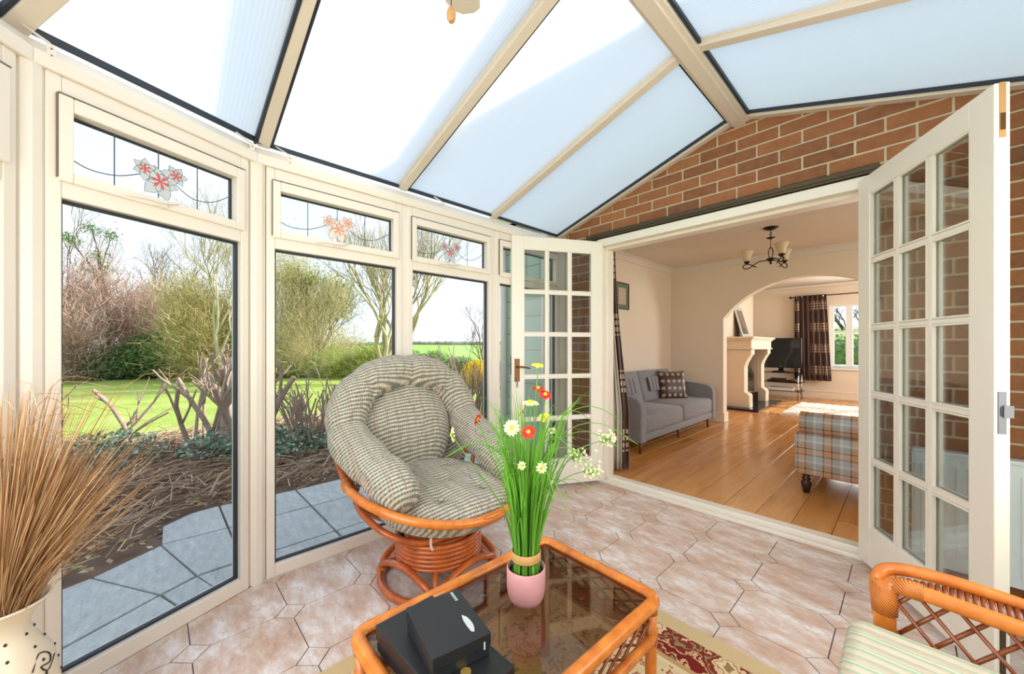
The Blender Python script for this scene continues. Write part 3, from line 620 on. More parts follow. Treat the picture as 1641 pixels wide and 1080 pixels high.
# glazed doors: u from the hinge, d towards the face, z up
def door(idx, hinge, free, label):
    a, b = Vector((*hinge, 0)), Vector((*free, 0)); t = (b-a).normalized(); n = Vector((-t.y, t.x, 0)); L = (b-a).length
    T = lambda u, d, z: tuple(a+t*u+n*d+Vector((0, 0, z)))
    D_ = thing('door_%d' % idx, label, 'door', hinge+(0,), kind='structure'); z0, z1, th_ = .032, 2.028, .02
    st = .098; mb = MB(T)
    MB(T).box(0, -th_, z0, st, th_, z1).build('stile', 'gloss_paint', D_, bevel=.003); MB(T).box(L-st, -th_, z0, L, th_, z1).build('stile', 'gloss_paint', D_, bevel=.003)
    MB(T).box(st, -th_, z0, L-st, th_, z0+.20).build('bottom_rail', 'gloss_paint', D_, bevel=.003); MB(T).box(st, -th_, z1-.10, L-st, th_, z1).build('top_rail', 'gloss_paint', D_, bevel=.003)
    gx0, gx1, gz0, gz1 = st, L-st, z0+.2, z1-.1; bw = .011
    for k_ in (1, 2):
        x = gx0+(gx1-gx0)*k_/3; MB(T).box(x-bw, -.016, gz0, x+bw, .016, gz1).build('glazing_bar', 'gloss_paint', D_, bevel=.005)
    for k_ in (1, 2, 3, 4):
        z = gz0+(gz1-gz0)*k_/5; MB(T).box(gx0, -.0145, z-bw, gx1, .0145, z+bw).build('glazing_bar', 'gloss_paint', D_, bevel=.005)
    mb = MB(T)
    for s_ in (-1, 1):
        for i in range(3):
            for j in range(5):
                x0, x1 = gx0+(gx1-gx0)*i/3+bw*(i > 0), gx0+(gx1-gx0)*(i+1)/3-bw*(i < 2); y0, y1 = sorted((s_*.004, s_*.017))
                za, zb = gz0+(gz1-gz0)*j/5+bw*(j > 0), gz0+(gz1-gz0)*(j+1)/5-bw*(j < 4); q = .007
                for r_ in ((x0, y0, za, x0+q, y1, zb), (x1-q, y0, za, x1, y1, zb), (x0+q, y0, za, x1-q, y1, za+q), (x0+q, y0, zb-q, x1-q, y1, zb)): mb.box(*r_)
    mb.build('glazing_bead', 'gloss_paint', D_)
    for i in range(3):
        for j in range(5):
            MB(T).box(gx0+(gx1-gx0)*i/3+.004, -.002, gz0+(gz1-gz0)*j/5+.004, gx0+(gx1-gx0)*(i+1)/3-.004, .002, gz0+(gz1-gz0)*(j+1)/5-.004).build('pane', 'doorglass', D_)
    return D_, T, L
d1, T1, L1 = door(1, (-1.785, 2.735), (-2.165, 2.045), 'open white glazed door beside the side windows with a brown lever handle')
sgn = -1 if Vector(T1(0, 1, 0)).dot(Vector((1, -1, 0))) < Vector(T1(0, -1, 0)).dot(Vector((1, -1, 0))) else 1
h = sub('door_handle', d1)
y0, y1 = sorted((sgn*.02, sgn*.024)); MB(T1).box(L1-.065, y0, .875, L1-.022, y1, 1.055).build('handle_plate', 'brass', h, bevel=.002)
MB(T1).tube(cr([(L1-.044, sgn*.024, .99), (L1-.044, sgn*.05, .99), (L1-.07, sgn*.056, .992), (L1-.14, sgn*.05, .98)], 4), .007, 8).build('lever', 'brass', h, smooth=True)
MB(T1).box(L1-.048, min(sgn*.024, sgn*.03), .83, L1-.040, max(sgn*.024, sgn*.03), .905).build('key', 'steel', h)
MB(T1).box(L1, -.012, .93, L1+.004, .012, 1.08).build('latch_plate', 'steel', d1)
d2, T2, L2 = door(2, (-.17, 2.735), (.213, 2.042), 'large open white glazed door in front of the brick wall and radiator')
MB(T2).box(L2, -.008, 1.845, L2+.002, .008, 2.028).build('bolt_recess', 'pullwood', d2)
MB(T2).box(L2+.001, -.006, 1.87, L2+.004, .006, 1.925).build('flush_bolt', 'brass', d2)
lt = sub('latch', d2); MB(T2).box(L2, -.012, .86, L2+.004, .008, 1.0).build('latch_plate', 'steel', lt); MB(T2).box(L2+.004, -.002, .915, L2+.010, .022, .955).build('latch_bolt', 'steel', lt); MB(T2).box(L2+.004, -.008, .92, L2+.006, 0, .95).build('latch_slot', 'gasket', lt)
MB(T2).box(L2, -.007, .04, L2+.003, .007, .24).build('flush_bolt', 'darkmetal', d2)

# ------------------------------------------------------------------ living room beyond
fl2 = thing('floor', 'golden oak plank floor of the living room beyond the doorway', 'floor', (0, 6.5, .05), kind='structure')
MB().box(-2.75, 2.87, -.1, 2.25, 10.35, .0455).build('underlay', 'plankgap', fl2)
pw = .193; pr_ = None; k_ = 0; x = -2.63
while x < 2.2:
    y = 2.872-((k_*7) % 5)*.26; k_ += 1
    while y < 10.3:
        ya, yb = max(y, 2.872), min(y+1.29, 10.3); x1 = min(x+pw, 2.2)
        if yb-ya > .05: 
            MB().box(x+.0015, ya+.001, .036, x1-.0015, yb-.001, .05).build('plank', 'plank', fl2, bevel=.0025)
        y += 1.29
    x += pw
wl = thing('wall_left', 'cream living room wall behind the grey sofa', 'wall', (-2.63, 4.5, 0), kind='structure'); MB().box(-2.78, 2.9, 0, -2.63, 6.0, 2.38).build('plaster', 'wallp', wl)
MB().box(-2.63, 2.9, .05, -2.612, 6.0, .17).build('skirting', 'skirt', wl, bevel=.004)
wn = thing('wall_front', 'inner plaster face of the wall round the doorway, living room side', 'wall', (0, 2.9, 0), kind='structure')
wall_holes(-2.72, 2.2, 0, 2.38, 2.9, 2.93, (OX0, OX1, 0, OZ), 'plaster', 'wallp', wn)
cl1 = thing('ceiling', 'textured cream ceiling over the grey sofa and chandelier', 'ceiling', (0, 4.5, 2.38), kind='structure'); MB().box(-2.75, 2.9, 2.38, 2.3, 6.15, 2.45).build('plaster', 'ceil', cl1)
for q in (((-2.63, 2.93), (-2.63, 6.0)), ((-2.63, 6.0), (2.2, 6.0))):
    (xa, ya), (xb, yb) = q; d_ = Vector((xb-xa, yb-ya, 0)).normalized(); s_ = Vector((d_.y, -d_.x, 0)); mb = MB()
    A, B_ = Vector((xa, ya, 0)), Vector((xb, yb, 0)); prof = [(0, 2.30), (.012, 2.305), (.02, 2.33), (.045, 2.36), (.07, 2.372), (.075, 2.38), (0, 2.38)]
    vs = [A+s_*p[0]+Vector((0, 0, p[1])) for p in prof]+[B_+s_*p[0]+Vector((0, 0, p[1])) for p in prof]; n_ = len(prof)
    mb.add(vs, [tuple(range(n_)), tuple(range(2*n_-1, n_-1, -1))]+[(i, i+1, n_+i+1, n_+i) for i in range(n_-1)]).build('coving', 'ceil', cl1, smooth=False)
# arch wall
wa = thing('wall_middle', 'cream wall with wide rounded archway to the far sitting room', 'archway wall', (-.9, 6.0, 0), kind='structure')
acx, arr, acz = -.9, 1.185, .868; pts = []
for i in range(25):
    t = -.96+1.92*i/24; pts.append((acx+t, acz+math.sqrt(arr**2-t*t)))
for i in range(24):
    p, q = pts[i], pts[i+1]; MB().prism_y([p, q, (q[0], 2.49), (p[0], 2.49)], 6.0, 6.15).build('plaster', 'wallp', wa)
MB().box(-2.72, 6.0, 0, acx-.96, 6.15, 2.49).build('plaster', 'wallp', wa); MB().box(acx+.96, 6.0, 0, 2.3, 6.15, 2.49).build('plaster', 'wallp', wa)
MB().box(-2.63, 5.982, .05, acx-.96, 6.0, .19).build('skirting', 'skirt', wa, bevel=.004); MB().box(acx-.96, 5.982, .05, acx-.942, 6.168, .19).build('skirting', 'skirt', wa, bevel=.004)
# far room
wb = thing('wall_back', 'cream far wall with a window and brown curtain', 'wall', (0, 10.3, 0), kind='structure')
wall_holes(-2.8, 2.3, 0, 2.5, 10.3, 10.5, (-1.156, .85, .70, 2.03), 'plaster', 'wallp', wb)
MB().box(-2.64, 10.28, .05, 2.2, 10.3, .19).build('skirting', 'skirt', wb, bevel=.004); MB().box(-2.64, 10.27, .19, 2.2, 10.3, .205).build('skirting_cap', 'skirt', wb)
wc = thing('wall_left', 'cream far room wall with projecting chimney breast', 'wall', (-2.3, 8, 0), kind='structure')
MB().box(-2.8, 6.15, 0, -2.64, 10.3, 2.5).build('plaster', 'wallp', wc); MB().box(-2.64, 6.9, 0, -2.3, 9.3, 2.49).build('chimney_breast', 'wallp', wc)
MB().box(-2.3, 6.9, .05, -2.285, 7.3, .19).build('skirting', 'skirt', wc); MB().box(-2.64, 9.3, .05, -2.625, 10.28, .19).build('skirting', 'skirt', wc); MB().box(-2.64, 6.168, .05, -2.625, 6.9, .19).build('skirting', 'skirt', wc)
cl2 = thing('ceiling', 'pale plaster ceiling of the far sitting room', 'ceiling', (0, 8, 2.49), kind='structure'); MB().box(-2.8, 6.15, 2.49, 2.3, 10.5, 2.56).build('plaster', 'ceil', cl2)
MB().box(-2.64, 10.22, 2.42, 2.2, 10.3, 2.49).build('coving', 'ceil', cl2, bevel=.03)
wr = thing('wall_side', 'cream side wall of the living rooms with two windows, out of view', 'wall', (2.2, 6, 0), kind='structure')
for ya, yb in ((2.9, 6.0), (6.15, 10.3)):
    ym = (ya+yb)/2; 
    for q in ((2.2, ya, 0, 2.35, ym-.95, 2.49), (2.2, ym+.95, 0, 2.35, yb, 2.49), (2.2, ym-.95, 0, 2.35, ym+.95, .9), (2.2, ym-.95, 2.1, 2.35, ym+.95, 2.49)): MB().box(*q).build('plaster', 'wallp', wr)
w_ = thing('window_13', 'white framed far sitting room window behind the brown curtain', 'window', (-.15, 10.35, .7), kind='structure')
for q in ((-1.156, .70, -1.09, 2.03), (.79, .70, .85, 2.03), (-1.09, .70, .79, .77), (-1.09, 1.97, .79, 2.03), (-.90, .77, -.79, 1.97), (.30, .77, .40, 1.97), (-1.09, 1.42, -.90, 1.48), (-.79, 1.42, .30, 1.48), (.40, 1.42, .79, 1.48)):
    MB().box(q[0], 10.36, q[1], q[2], 10.42, q[3]).build('frame_bar', 'white_metal', w_, bevel=.004)
MB().box(-1.09, 10.388, .77, .79, 10.392, 1.97).build('pane', 'glass', w_)
MB().box(-1.18, 10.24, .672, .87, 10.36, .70).build('sill', 'white_metal', w_, bevel=.004)

# ------------------------------------------------------------------ conservatory furniture
rug = tag(MB().box(-.935, -1.02, 0, .935, 1.02, .009).build('rug', 'rug'), 'cream floral rug with dark red border under the coffee table', 'rug'); rug.location = (-.485, .57, .0)

# swivel rattan chair, facing +x
ch = thing('rattan_swivel_chair', 'round rattan swivel chair with deep green and cream gingham cushion', 'chair', (-1.66, 1.06, 0))
cx, cy = -1.66, 1.06
MB().tube([(cx+.285*math.cos(t*PI/16), cy+.285*math.sin(t*PI/16), .02) for t in range(32)], .0175, 10, closed=True).build('base_ring', 'rattan_red', ch, smooth=True)
for k_ in range(4):
    a = PI/4+k_*PI/2+.15
    f1 = lambda an, r_, z: (cx+r_*math.cos(an), cy+r_*math.sin(an), z)
    MB().tube(cr([f1(a-.02, .285, .03), f1(a+.15, .27, .085), f1(a+PI/4, .225, .125), f1(a+PI/2-.15, .27, .085), f1(a+PI/2+.02, .285, .03)], 6), .0165, 10).build('base_arch', 'rattan_red', ch, smooth=True)
    MB().tube([f1(a, .285, .03), f1(a, .19, .125)], .015, 8).build('base_strut', 'rattan_red', ch, smooth=True)
    MB().ball(f1(a, .285, .03), (.027, .027, .024), 10, 6).build('joint_binding', 'wrap', ch, smooth=True)
for k_ in range(6): MB().tube([(cx+.205*math.cos(t*PI/20), cy+.205*math.sin(t*PI/20), .122+k_*.0205) for t in range(40)], .0118, 8, closed=True).build('drum_coil', 'rattan_red', ch, smooth=True)
MB().lathe([(.198, .12), (.198, .22), (.185, .22), (.185, .15), (.0, .15)], (cx, cy, 0), 32).build('drum_lining', 'darkwood', ch, smooth=True)
for k_ in range(4): MB().tube([(cx+(.168-.004*k_)*math.cos(t*PI/20), cy+(.168-.004*k_)*math.sin(t*PI/20), .20+k_*.022) for t in range(40)], .0125, 8, closed=True).build('swivel_coil', 'rattan_red', ch, smooth=True)
MB().lathe([(.155, .17), (.155, .285), (.0, .285)], (cx, cy, 0), 32).build('swivel_core', 'darkwood', ch, smooth=True)
def rim(t, dr_=0, dz=0):
    c_ = math.cos(t); z = .505-.095*max(0, c_)**1.4+.0*abs(math.sin(t)); return (-1.68+(.435+dr_)*c_, cy+(.43+dr_)*math.sin(t), z+dz)
MB().tube([rim(2*PI*k_/56) for k_ in range(56)], .0195, 10, closed=True).build('seat_rim', 'rattan', ch, smooth=True)
for sg in (-1, 1): MB().tube(cr([rim(sg*2.5, 0, -.02), rim(sg*2.0, -.045, -.11), rim(sg*1.45, -.12, -.19), rim(sg*.9, -.20, -.20), (cx+.17, cy+sg*.03, .262)], 7), .0155, 8).build('under_hoop', 'rattan_red', ch, smooth=True)
for a0, a1 in ((-2.9, -1.75), (1.75, 2.9), (-.12, .12)):
    MB().tube([rim(a0+(a1-a0)*k_/20) for k_ in range(21)], .0225, 10).build('cane_wrapping', 'wrap', ch, smooth=True)
for a in (-2.9, -2.45, -2.0, 2.0, 2.45, 2.9):
    p = rim(a, -.02, -.015); q = (cx+.16*math.cos(a), cy+.16*math.sin(a), .255)
    m_ = (cx+(p[0]-cx)*.82, cy+(p[1]-cy)*.82, .255+(p[2]-.255)*.38)
    MB().tube(cr([p, m_, q], 7), .0135, 8).build('basket_rib', 'rattan_red', ch, smooth=True)
MB().tube(cr([rim(PI*.62), (-2.03, 1.44, .62), (-2.10, 1.36, .86), (-2.12, 1.06, 1.0), (-2.10, .76, .86), (-2.03, .68, .62), rim(-PI*.62)], 8), .0165, 10).build('back_hoop', 'rattan_red', ch, smooth=True)
for yy in (.86, 1.06, 1.26): MB().tube(cr([(-2.115, yy, .95 if yy != 1.06 else .99), (-2.115, yy, .7), rim(PI+(1.06-yy)*-2)], 5), .011, 8).build('back_spindle', 'rattan_red', ch, smooth=True)
cu = sub('cushion', ch)
path = [(-1.42, .765, .50), (-1.52, .755, .545), (-1.72, .73, .605), (-1.90, .705, .68), (-1.985, .715, .80), (-2.01, .79, .92), (-2.02, .91, .985), (-2.025, 1.06, 1.005), (-2.02, 1.21, .985), (-2.01, 1.33, .92), (-1.985, 1.405, .80), (-1.90, 1.415, .68), (-1.72, 1.39, .605), (-1.52, 1.36, .54), (-1.42, 1.34, .495)]
pp = cr(path, 6); rr = []
for i, p in enumerate(pp):
    t = i/(len(pp)-1); e0 = min(t, 1-t); r_ = .098 if e0 > .1 else .03+.068*math.sqrt(e0/.1)
    r_ *= 1.04-.13*math.exp(-((t*8+.5) % 1-.5)**2*90) ; rr.append(r_)
MB().tube(pp, rr, 18).build('bolster', 'gingham', cu, smooth=True)
def back_pad(u, v):
    a = 2*PI*u; r_ = v; bulge = .075*(1-r_**3.2)
    y = 1.06+.27*r_*math.cos(a)*(1-.06*math.sin(a)); z = .70+.285*r_*math.sin(a)*(1 if math.sin(a) > 0 else .98); return (-2.02+bulge+.10*(1-(z-.47)/.5)*1.0, y, z)
MB().grid(back_pad, 40, 12).build('back_pad', 'gingham', cu, smooth=True)
def shell_(u, v):
    a = PI*.5+PI*(u); z = .42+.57*v; w_ = .36*math.sqrt(max(.02, 1-((v-.30)/.74)**2)); return (-1.93-.15*math.cos(0)*math.sin(PI*u)+.02*(1-v), 1.06+w_*math.cos(PI*u)*1.02, z)
MB().grid(shell_, 20, 10).build('back_cover', 'gingham', cu, smooth=True, solid=.03)
tufts = [(.02, 0.0), (.19, .12), (.19, -.12), (-.14, .13), (-.14, -.13)]
def seat_top(u, v):
    a = 2*PI*u; r_ = v; x = .375*r_*math.cos(a); y = .335*r_*math.sin(a)
    z = .10*math.sqrt(max(0, 1-r_**4)); pin_ = sum(math.exp(-((x-tx)**2+(y-ty)**2)/.0011)+.45*math.exp(-((x-tx)**2+(y-ty)**2)/.009) for tx, ty in tufts)
    z -= .042*min(1, pin_)*(1 if r_ < .97 else 0); z += .010*math.cos(a*8+.6)*r_**3*(1-r_**6)
    return (-1.645+x, 1.06+y, .452-(x+.3)*.07+z-.02)
MB().grid(seat_top, 64, 26).build('seat_pad', 'gingham', cu, smooth=True)
def seat_bot(u, v):
    a = 2*PI*u; r_ = v; x = .365*r_*math.cos(a); y = .335*r_*math.sin(a); return (-1.645+x, 1.06+y, .425-.13*math.sqrt(max(0, 1-r_**2.4))-(x+.3)*.05)
MB().grid(seat_bot, 40, 10).build('seat_underside', 'gingham', cu, smooth=True)
def button(x, y, z): MB().ball((x, y, z), (.012, .012, .006), 8, 5).build('tuft_button', 'gingham', cu, smooth=True)
for tx, ty in tufts: button(-1.645+tx, 1.06+ty, .452-(tx+.3)*.07+.10-.042-.018)
MB().tube(cr([(-1.41, .86, .33), (-1.40, .855, .30), (-1.395, .86, .285)], 3), .006, 5).build('tie_tape', 'lining', cu)

# rattan coffee table
tb = thing('coffee_table', 'low rattan coffee table with smoked glass top and lattice sides', 'table', (-.733, .712, 0), R(-1.6))
hx, hy, TZ = .222, .352, .42
def add(name, mb, mat, p, **k): return mb.build(name, mat, p, local=True, smooth=True, **k)
rc = .035; loop = []
for sx, sy, a0 in ((1, 1, 0), (-1, 1, 90), (-1, -1, 180), (1, -1, 270)):
    for j in range(5): a = R(a0+j*22.5); loop.append((sx*(hx-rc)+rc*math.cos(a), sy*(hy-rc)+rc*math.sin(a), TZ))
lp = []
for i, p in enumerate(loop):
    lp.append(p); q = loop[(i+1) % 20]
    if (Vector(p)-Vector(q)).length > .1: lp += [tuple(Vector(p).lerp(Vector(q), k_/6)) for k_ in range(1, 6)]
add('top_rail', MB().tube(lp, .0185, 12, closed=True), 'rattan', tb)
add('lower_rail', MB().tube([(p[0]*.98, p[1]*.985, .315) for p in lp], .014, 10, closed=True), 'rattan', tb)
MB().box(-hx+.012, -hy+.012, TZ-.004, hx-.012, hy-.012, TZ+.003).build('glass_top', 'smoked', tb, local=True)
for sx in (-1, 1):
    for sy in (-1, 1):
        x, y = sx*(hx-.014), sy*(hy-.014)
        add('leg', MB().tube([(x, y, 0.009), (x, y, TZ)], .0165, 12), 'rattan', tb)
        for z in (.315, .40): add('leg_binding', MB().tube([(x, y, z-.02), (x, y, z+.02)], .0195, 12), 'wrap', tb)
def lat(mb, fn, L, z0, z1, n_, r_=.0036):
    st_ = L/n_; h_ = z1-z0
    for i in range(-1, n_):
        for s_ in (1, -1):
            a, b = (i+.0)*st_, (i+2.0)*st_
            za, zb = (z0, z1) if s_ > 0 else (z1, z0)
            ta, tb_ = max(0, (0-a)/(b-a)), min(1, (L-a)/(b-a))
            if tb_-ta > .05: yield fn(a+(b-a)*ta, za+(zb-za)*ta), fn(a+(b-a)*tb_, za+(zb-za)*tb_), s_
for sy in (-1, 1):
    for p, q, s_ in lat(None, lambda u, z: (-hx+.03+u, sy*(hy-.013), z), 2*hx-.06, .33, .402, 5):
        d_ = .003*s_; add('lattice_cane', MB().tube([(p[0], p[1]+d_, p[2]), (q[0], q[1]+d_, q[2])], .0038, 6), 'lattice', tb)
for sx in (-1, 1):
    for p, q, s_ in lat(None, lambda u, z: (sx*(hx-.013), -hy+.03+u, z), 2*hy-.06, .33, .402, 9):
        d_ = .003*s_; add('lattice_cane', MB().tube([(p[0]+d_, p[1], p[2]), (q[0]+d_, q[1], q[2])], .0038, 6), 'lattice', tb)

# boxes on the table
GZ = TZ+.0032
b1 = thing('gift_box', 'larger flat black card box lying on the table glass', 'box', (-.724, .466, GZ), R(1))
def lbox(name, w, d, h, mat, p, z=0, x=0, y=0, bevel=.002): return MB().box(x-w/2, y-d/2, z, x+w/2, y+d/2, z+h).build(name, mat, p, local=True, bevel=bevel)
lbox('box_base', .310, .152, .028, 'black', b1); lbox('box_lid', .315, .157, .034, 'black', b1, .026)
mb = MB(); mb.lathe([(.011, 0), (.011, .0008)], (.098, -.004, .060), 20); mb.build('gold_seal', 'gold', b1, local=True)
lbox('side_label', .05, .0012, .026, 'gold', b1, .02, .12, .0790, 0); lbox('side_label', .004, .0013, .03, 'card_white', b1, .02, .150, .0792, 0); lbox('side_label', .0013, .05, .026, 'gold', b1, .02, .158, .045, 0)
b2 = thing('gift_box', 'smaller thick black card box with a silver feather, stacked askew on top', 'box', (-.719, .479, GZ+.0605), R(-11))
lbox('box_base', .168, .128, .026, 'black', b2); lbox('box_lid', .174, .133, .028, 'black', b2, .023)
fe = MB(); fx, fy = .036, .034
fp = [(.0, -.030), (.0075, -.018), (.0095, -.004), (.0095, .010), (.0065, .022), (.002, .031), (-.0035, .026), (-.0045, .006), (-.004, -.012)]
fe.prism([(fx+y, fy+x) for x, y in fp][::-1], .0510, .0516); fe.build('feather_print', 'silver', b2, local=True)
for k_ in range(7):
    MB().box(-.080+k_*.0052, .042+(k_ % 2)*.001, .0510, -.077+k_*.0052, .049, .0515).build('scribble_letter', 'silver', b2, local=True)
lbox('side_print', .001, .004, .016, 'silver', b2, .02, .0872, .05, 0)

# potted artificial grass and flowers
px_, py_ = -.756, .773
pt = thing('potted_flowers', 'pink glazed pot of tall green grass with red and cream daisies', 'potted plant', (px_, py_, GZ))
MB().lathe([(.0, 0), (.034, 0), (.044, .005), (.052, .020), (.0555, .045), (.0555, .098), (.053, .101), (.0505, .098), (.0505, .085), (.0, .085)], (px_, py_, GZ), 32).build('pot', 'pot', pt, smooth=True)
MB().lathe([(0, .084), (.050, .087)], (px_, py_, GZ), 20, cap=False).build('pot_filling', 'redleaf', pt)
rnd = random.Random(3)
def ribbon(mb, pts, w, tw):
    n_ = len(pts); vs = []
    for i, p in enumerate(pts):
        t = i/(n_-1); ww = w*(1 if t < .55 else max(.06, 1-(t-.55)/.45)); d_ = Vector((math.cos(tw), math.sin(tw), 0))*ww/2; vs += [p-d_, p+d_]
    mb.add(vs, [(2*i, 2*i+1, 2*i+3, 2*i+2) for i in range(n_-1)])
def plant_curve(a, r0, r1, h, droop=0):
    q = [(px_+r0*math.cos(a), py_+r0*math.sin(a), GZ+.085), (px_+r0*.95*math.cos(a), py_+r0*.95*math.sin(a), GZ+.15), (px_+(r0*.7+r1*.3)*math.cos(a), py_+(r0*.7+r1*.3)*math.sin(a), GZ+.16+(h-.16)*.45),
         (px_+r1*.8*math.cos(a), py_+r1*.8*math.sin(a), GZ+.16+(h-.16)*.85), (px_+r1*1.2*math.cos(a), py_+r1*1.2*math.sin(a), GZ+h-droop)]
    return cr(q, 3)
blades = 0
for k_ in range(270):
    a = rnd.uniform(0, 2*PI); r0 = .038*math.sqrt(rnd.random()); tall = rnd.random()
    h_ = rnd.uniform(.28, .46) if tall < .55 else rnd.uniform(.42, .62); r1 = r0*1.3+rnd.uniform(.0, .055)+(.08*rnd.random() if tall > .7 else 0)
    mb = MB(); ribbon(mb, plant_curve(a, r0, r1, h_, rnd.uniform(0, .04) if r1 > .08 else 0), rnd.uniform(.004, .0075), rnd.uniform(0, PI))
    mb.build('grass_blade', 'blade' if k_ % 5 else 'stemgreen', pt)
MB().lathe([(.0405, .120), (.0425, .123), (.0425, .143), (.0405, .146)], (px_, py_, GZ), 28, cap=False).build('raffia_band', 'band', pt, smooth=True, solid=.003)
for k_ in range(36):   # fine arching sprays
    a = rnd.uniform(-.6, 3.6) if k_ % 2 else rnd.uniform(0, 2*PI); L_ = rnd.uniform(.10, .26); q0 = Vector((px_, py_, GZ+rnd.uniform(.22, .42))); d_ = Vector((math.cos(a), math.sin(a), 0))
    MB().tube(cr([q0, q0+d_*L_*.4+Vector((0, 0, L_*.55)), q0+d_*L_*.8+Vector((0, 0, L_*.7)), q0+d_*L_*1.2+Vector((0, 0, L_*.5))], 4), [.0011]*12+[.0005], 4).build('fine_stalk', 'blade', pt)
def flower(c, r_, mat, n_=12, face=None, eye=True):
    c = Vector(c); f_ = Vector(face or (.55, -.6, .55)).normalized(); a_ = f_.orthogonal().normalized(); b_ = f_.cross(a_); F_ = sub('flower', pt); F_.location = c-Vector((px_, py_, GZ))
    mb = MB()
    for k_ in range(n_):
        t = 2*PI*k_/n_+rnd.uniform(-.1, .1); d_ = a_*math.cos(t)+b_*math.sin(t); s_ = f_.cross(d_); w_ = r_*.24; l_ = r_*rnd.uniform(.85, 1.05)
        mb.add([c+d_*r_*.15, c+d_*l_*.6+s_*w_+f_*r_*.05, c+d_*l_+f_*-r_*.12, c+d_*l_*.6-s_*w_+f_*r_*.05], [(0, 1, 2, 3)])
    mb.build('petals', mat, F_)
    MB().ball(c+f_*r_*.06, r_*.25, 8, 6).build('flower_eye', 'daisy_eye' if eye else mat, F_, smooth=True)
    q0 = Vector((px_+rnd.uniform(-.02, .02), py_+rnd.uniform(-.02, .02), GZ+.12)); hz = Vector((c.x, c.y, 0))-Vector((px_, py_, 0))
    MB().tube(cr([q0, Vector((px_, py_, 0))+hz*.25+Vector((0, 0, GZ+(c.z-GZ)*.5)), c-f_*r_*.5-Vector((0, 0, .02)), c-f_*.004], 5), .0016, 5).build('flower_stem', 'stemgreen', F_)
for c_, r_, m_, n_, f_ in [((-.712, .775, 1.099), .019, 'daisy_yellow', 14, (.3, -.2, .9)), ((-.725, .79, 1.032), .022, 'daisy_red', 11, (.2, -.1, .95)), ((-.698, .79, 1.017), .022, 'daisy_red', 11, (.5, -.3, .8)),
        ((-.692, .724, 1.002), .026, 'daisy_cream', 15, (.15, -.1, 1)), ((-.772, .772, .962), .017, 'daisy_red', 9, (-.5, -.4, .5)), ((-.704, .667, .942), .024, 'daisy_cream', 15, (.55, -.75, .35)), ((-.667, .691, .933), .022, 'daisy_red', 11, (.5, -.7, .5)),
        ((-.792, .545, .928), .022, 'daisy_cream', 14, (-.6, -.55, -.1)), ((-.788, .622, .957), .020, 'daisy_red', 10, (-.8, -.3, .3)), ((-.733, .825, .945), .020, 'daisy_yellow', 13, (.3, -.5, .8)), ((-.73, .858, .90), .014, 'daisy_cream', 8, (.5, -.5, .5)),
        ((-.705, .705, .836), .014, 'daisy_cream', 8, (.5, -.6, .4)), ((-.658, .731, .835), .018, 'daisy_cream', 9, (.7, -.6, .3))]: flower(c_, r_, m_, n_, f_)
for c0, c1, n_ in (((-.70, .80, .80), (-.604, .961, .883), 14), ((-.70, .78, .74), (-.667, .895, .836), 12), ((-.70, .80, .74), (-.62, .90, .80), 12)):   # drooping white umbels
    c0, c1 = Vector(c0), Vector(c1); U_ = sub('white_umbel', pt)
    MB().tube(cr([Vector((px_, py_, GZ+.2)), c0, (c0+c1)/2+Vector((0, 0, .015)), c1], 5), .0014, 5).build('umbel_stem', 'stemgreen', U_)
    mb = MB(); st_ = MB()
    for k_ in range(n_*3):
        p = c1+Vector((rnd.gauss(0, .016), rnd.gauss(0, .016), rnd.gauss(0, .010))); mb.ball(p, .0038, 6, 4); st_.tube([c1-(c1-c0).normalized()*.02, p], .0006, 3)
    mb.build('umbel_florets', 'daisy_cream', U_); st_.build('umbel_rays', 'stemgreen', U_)

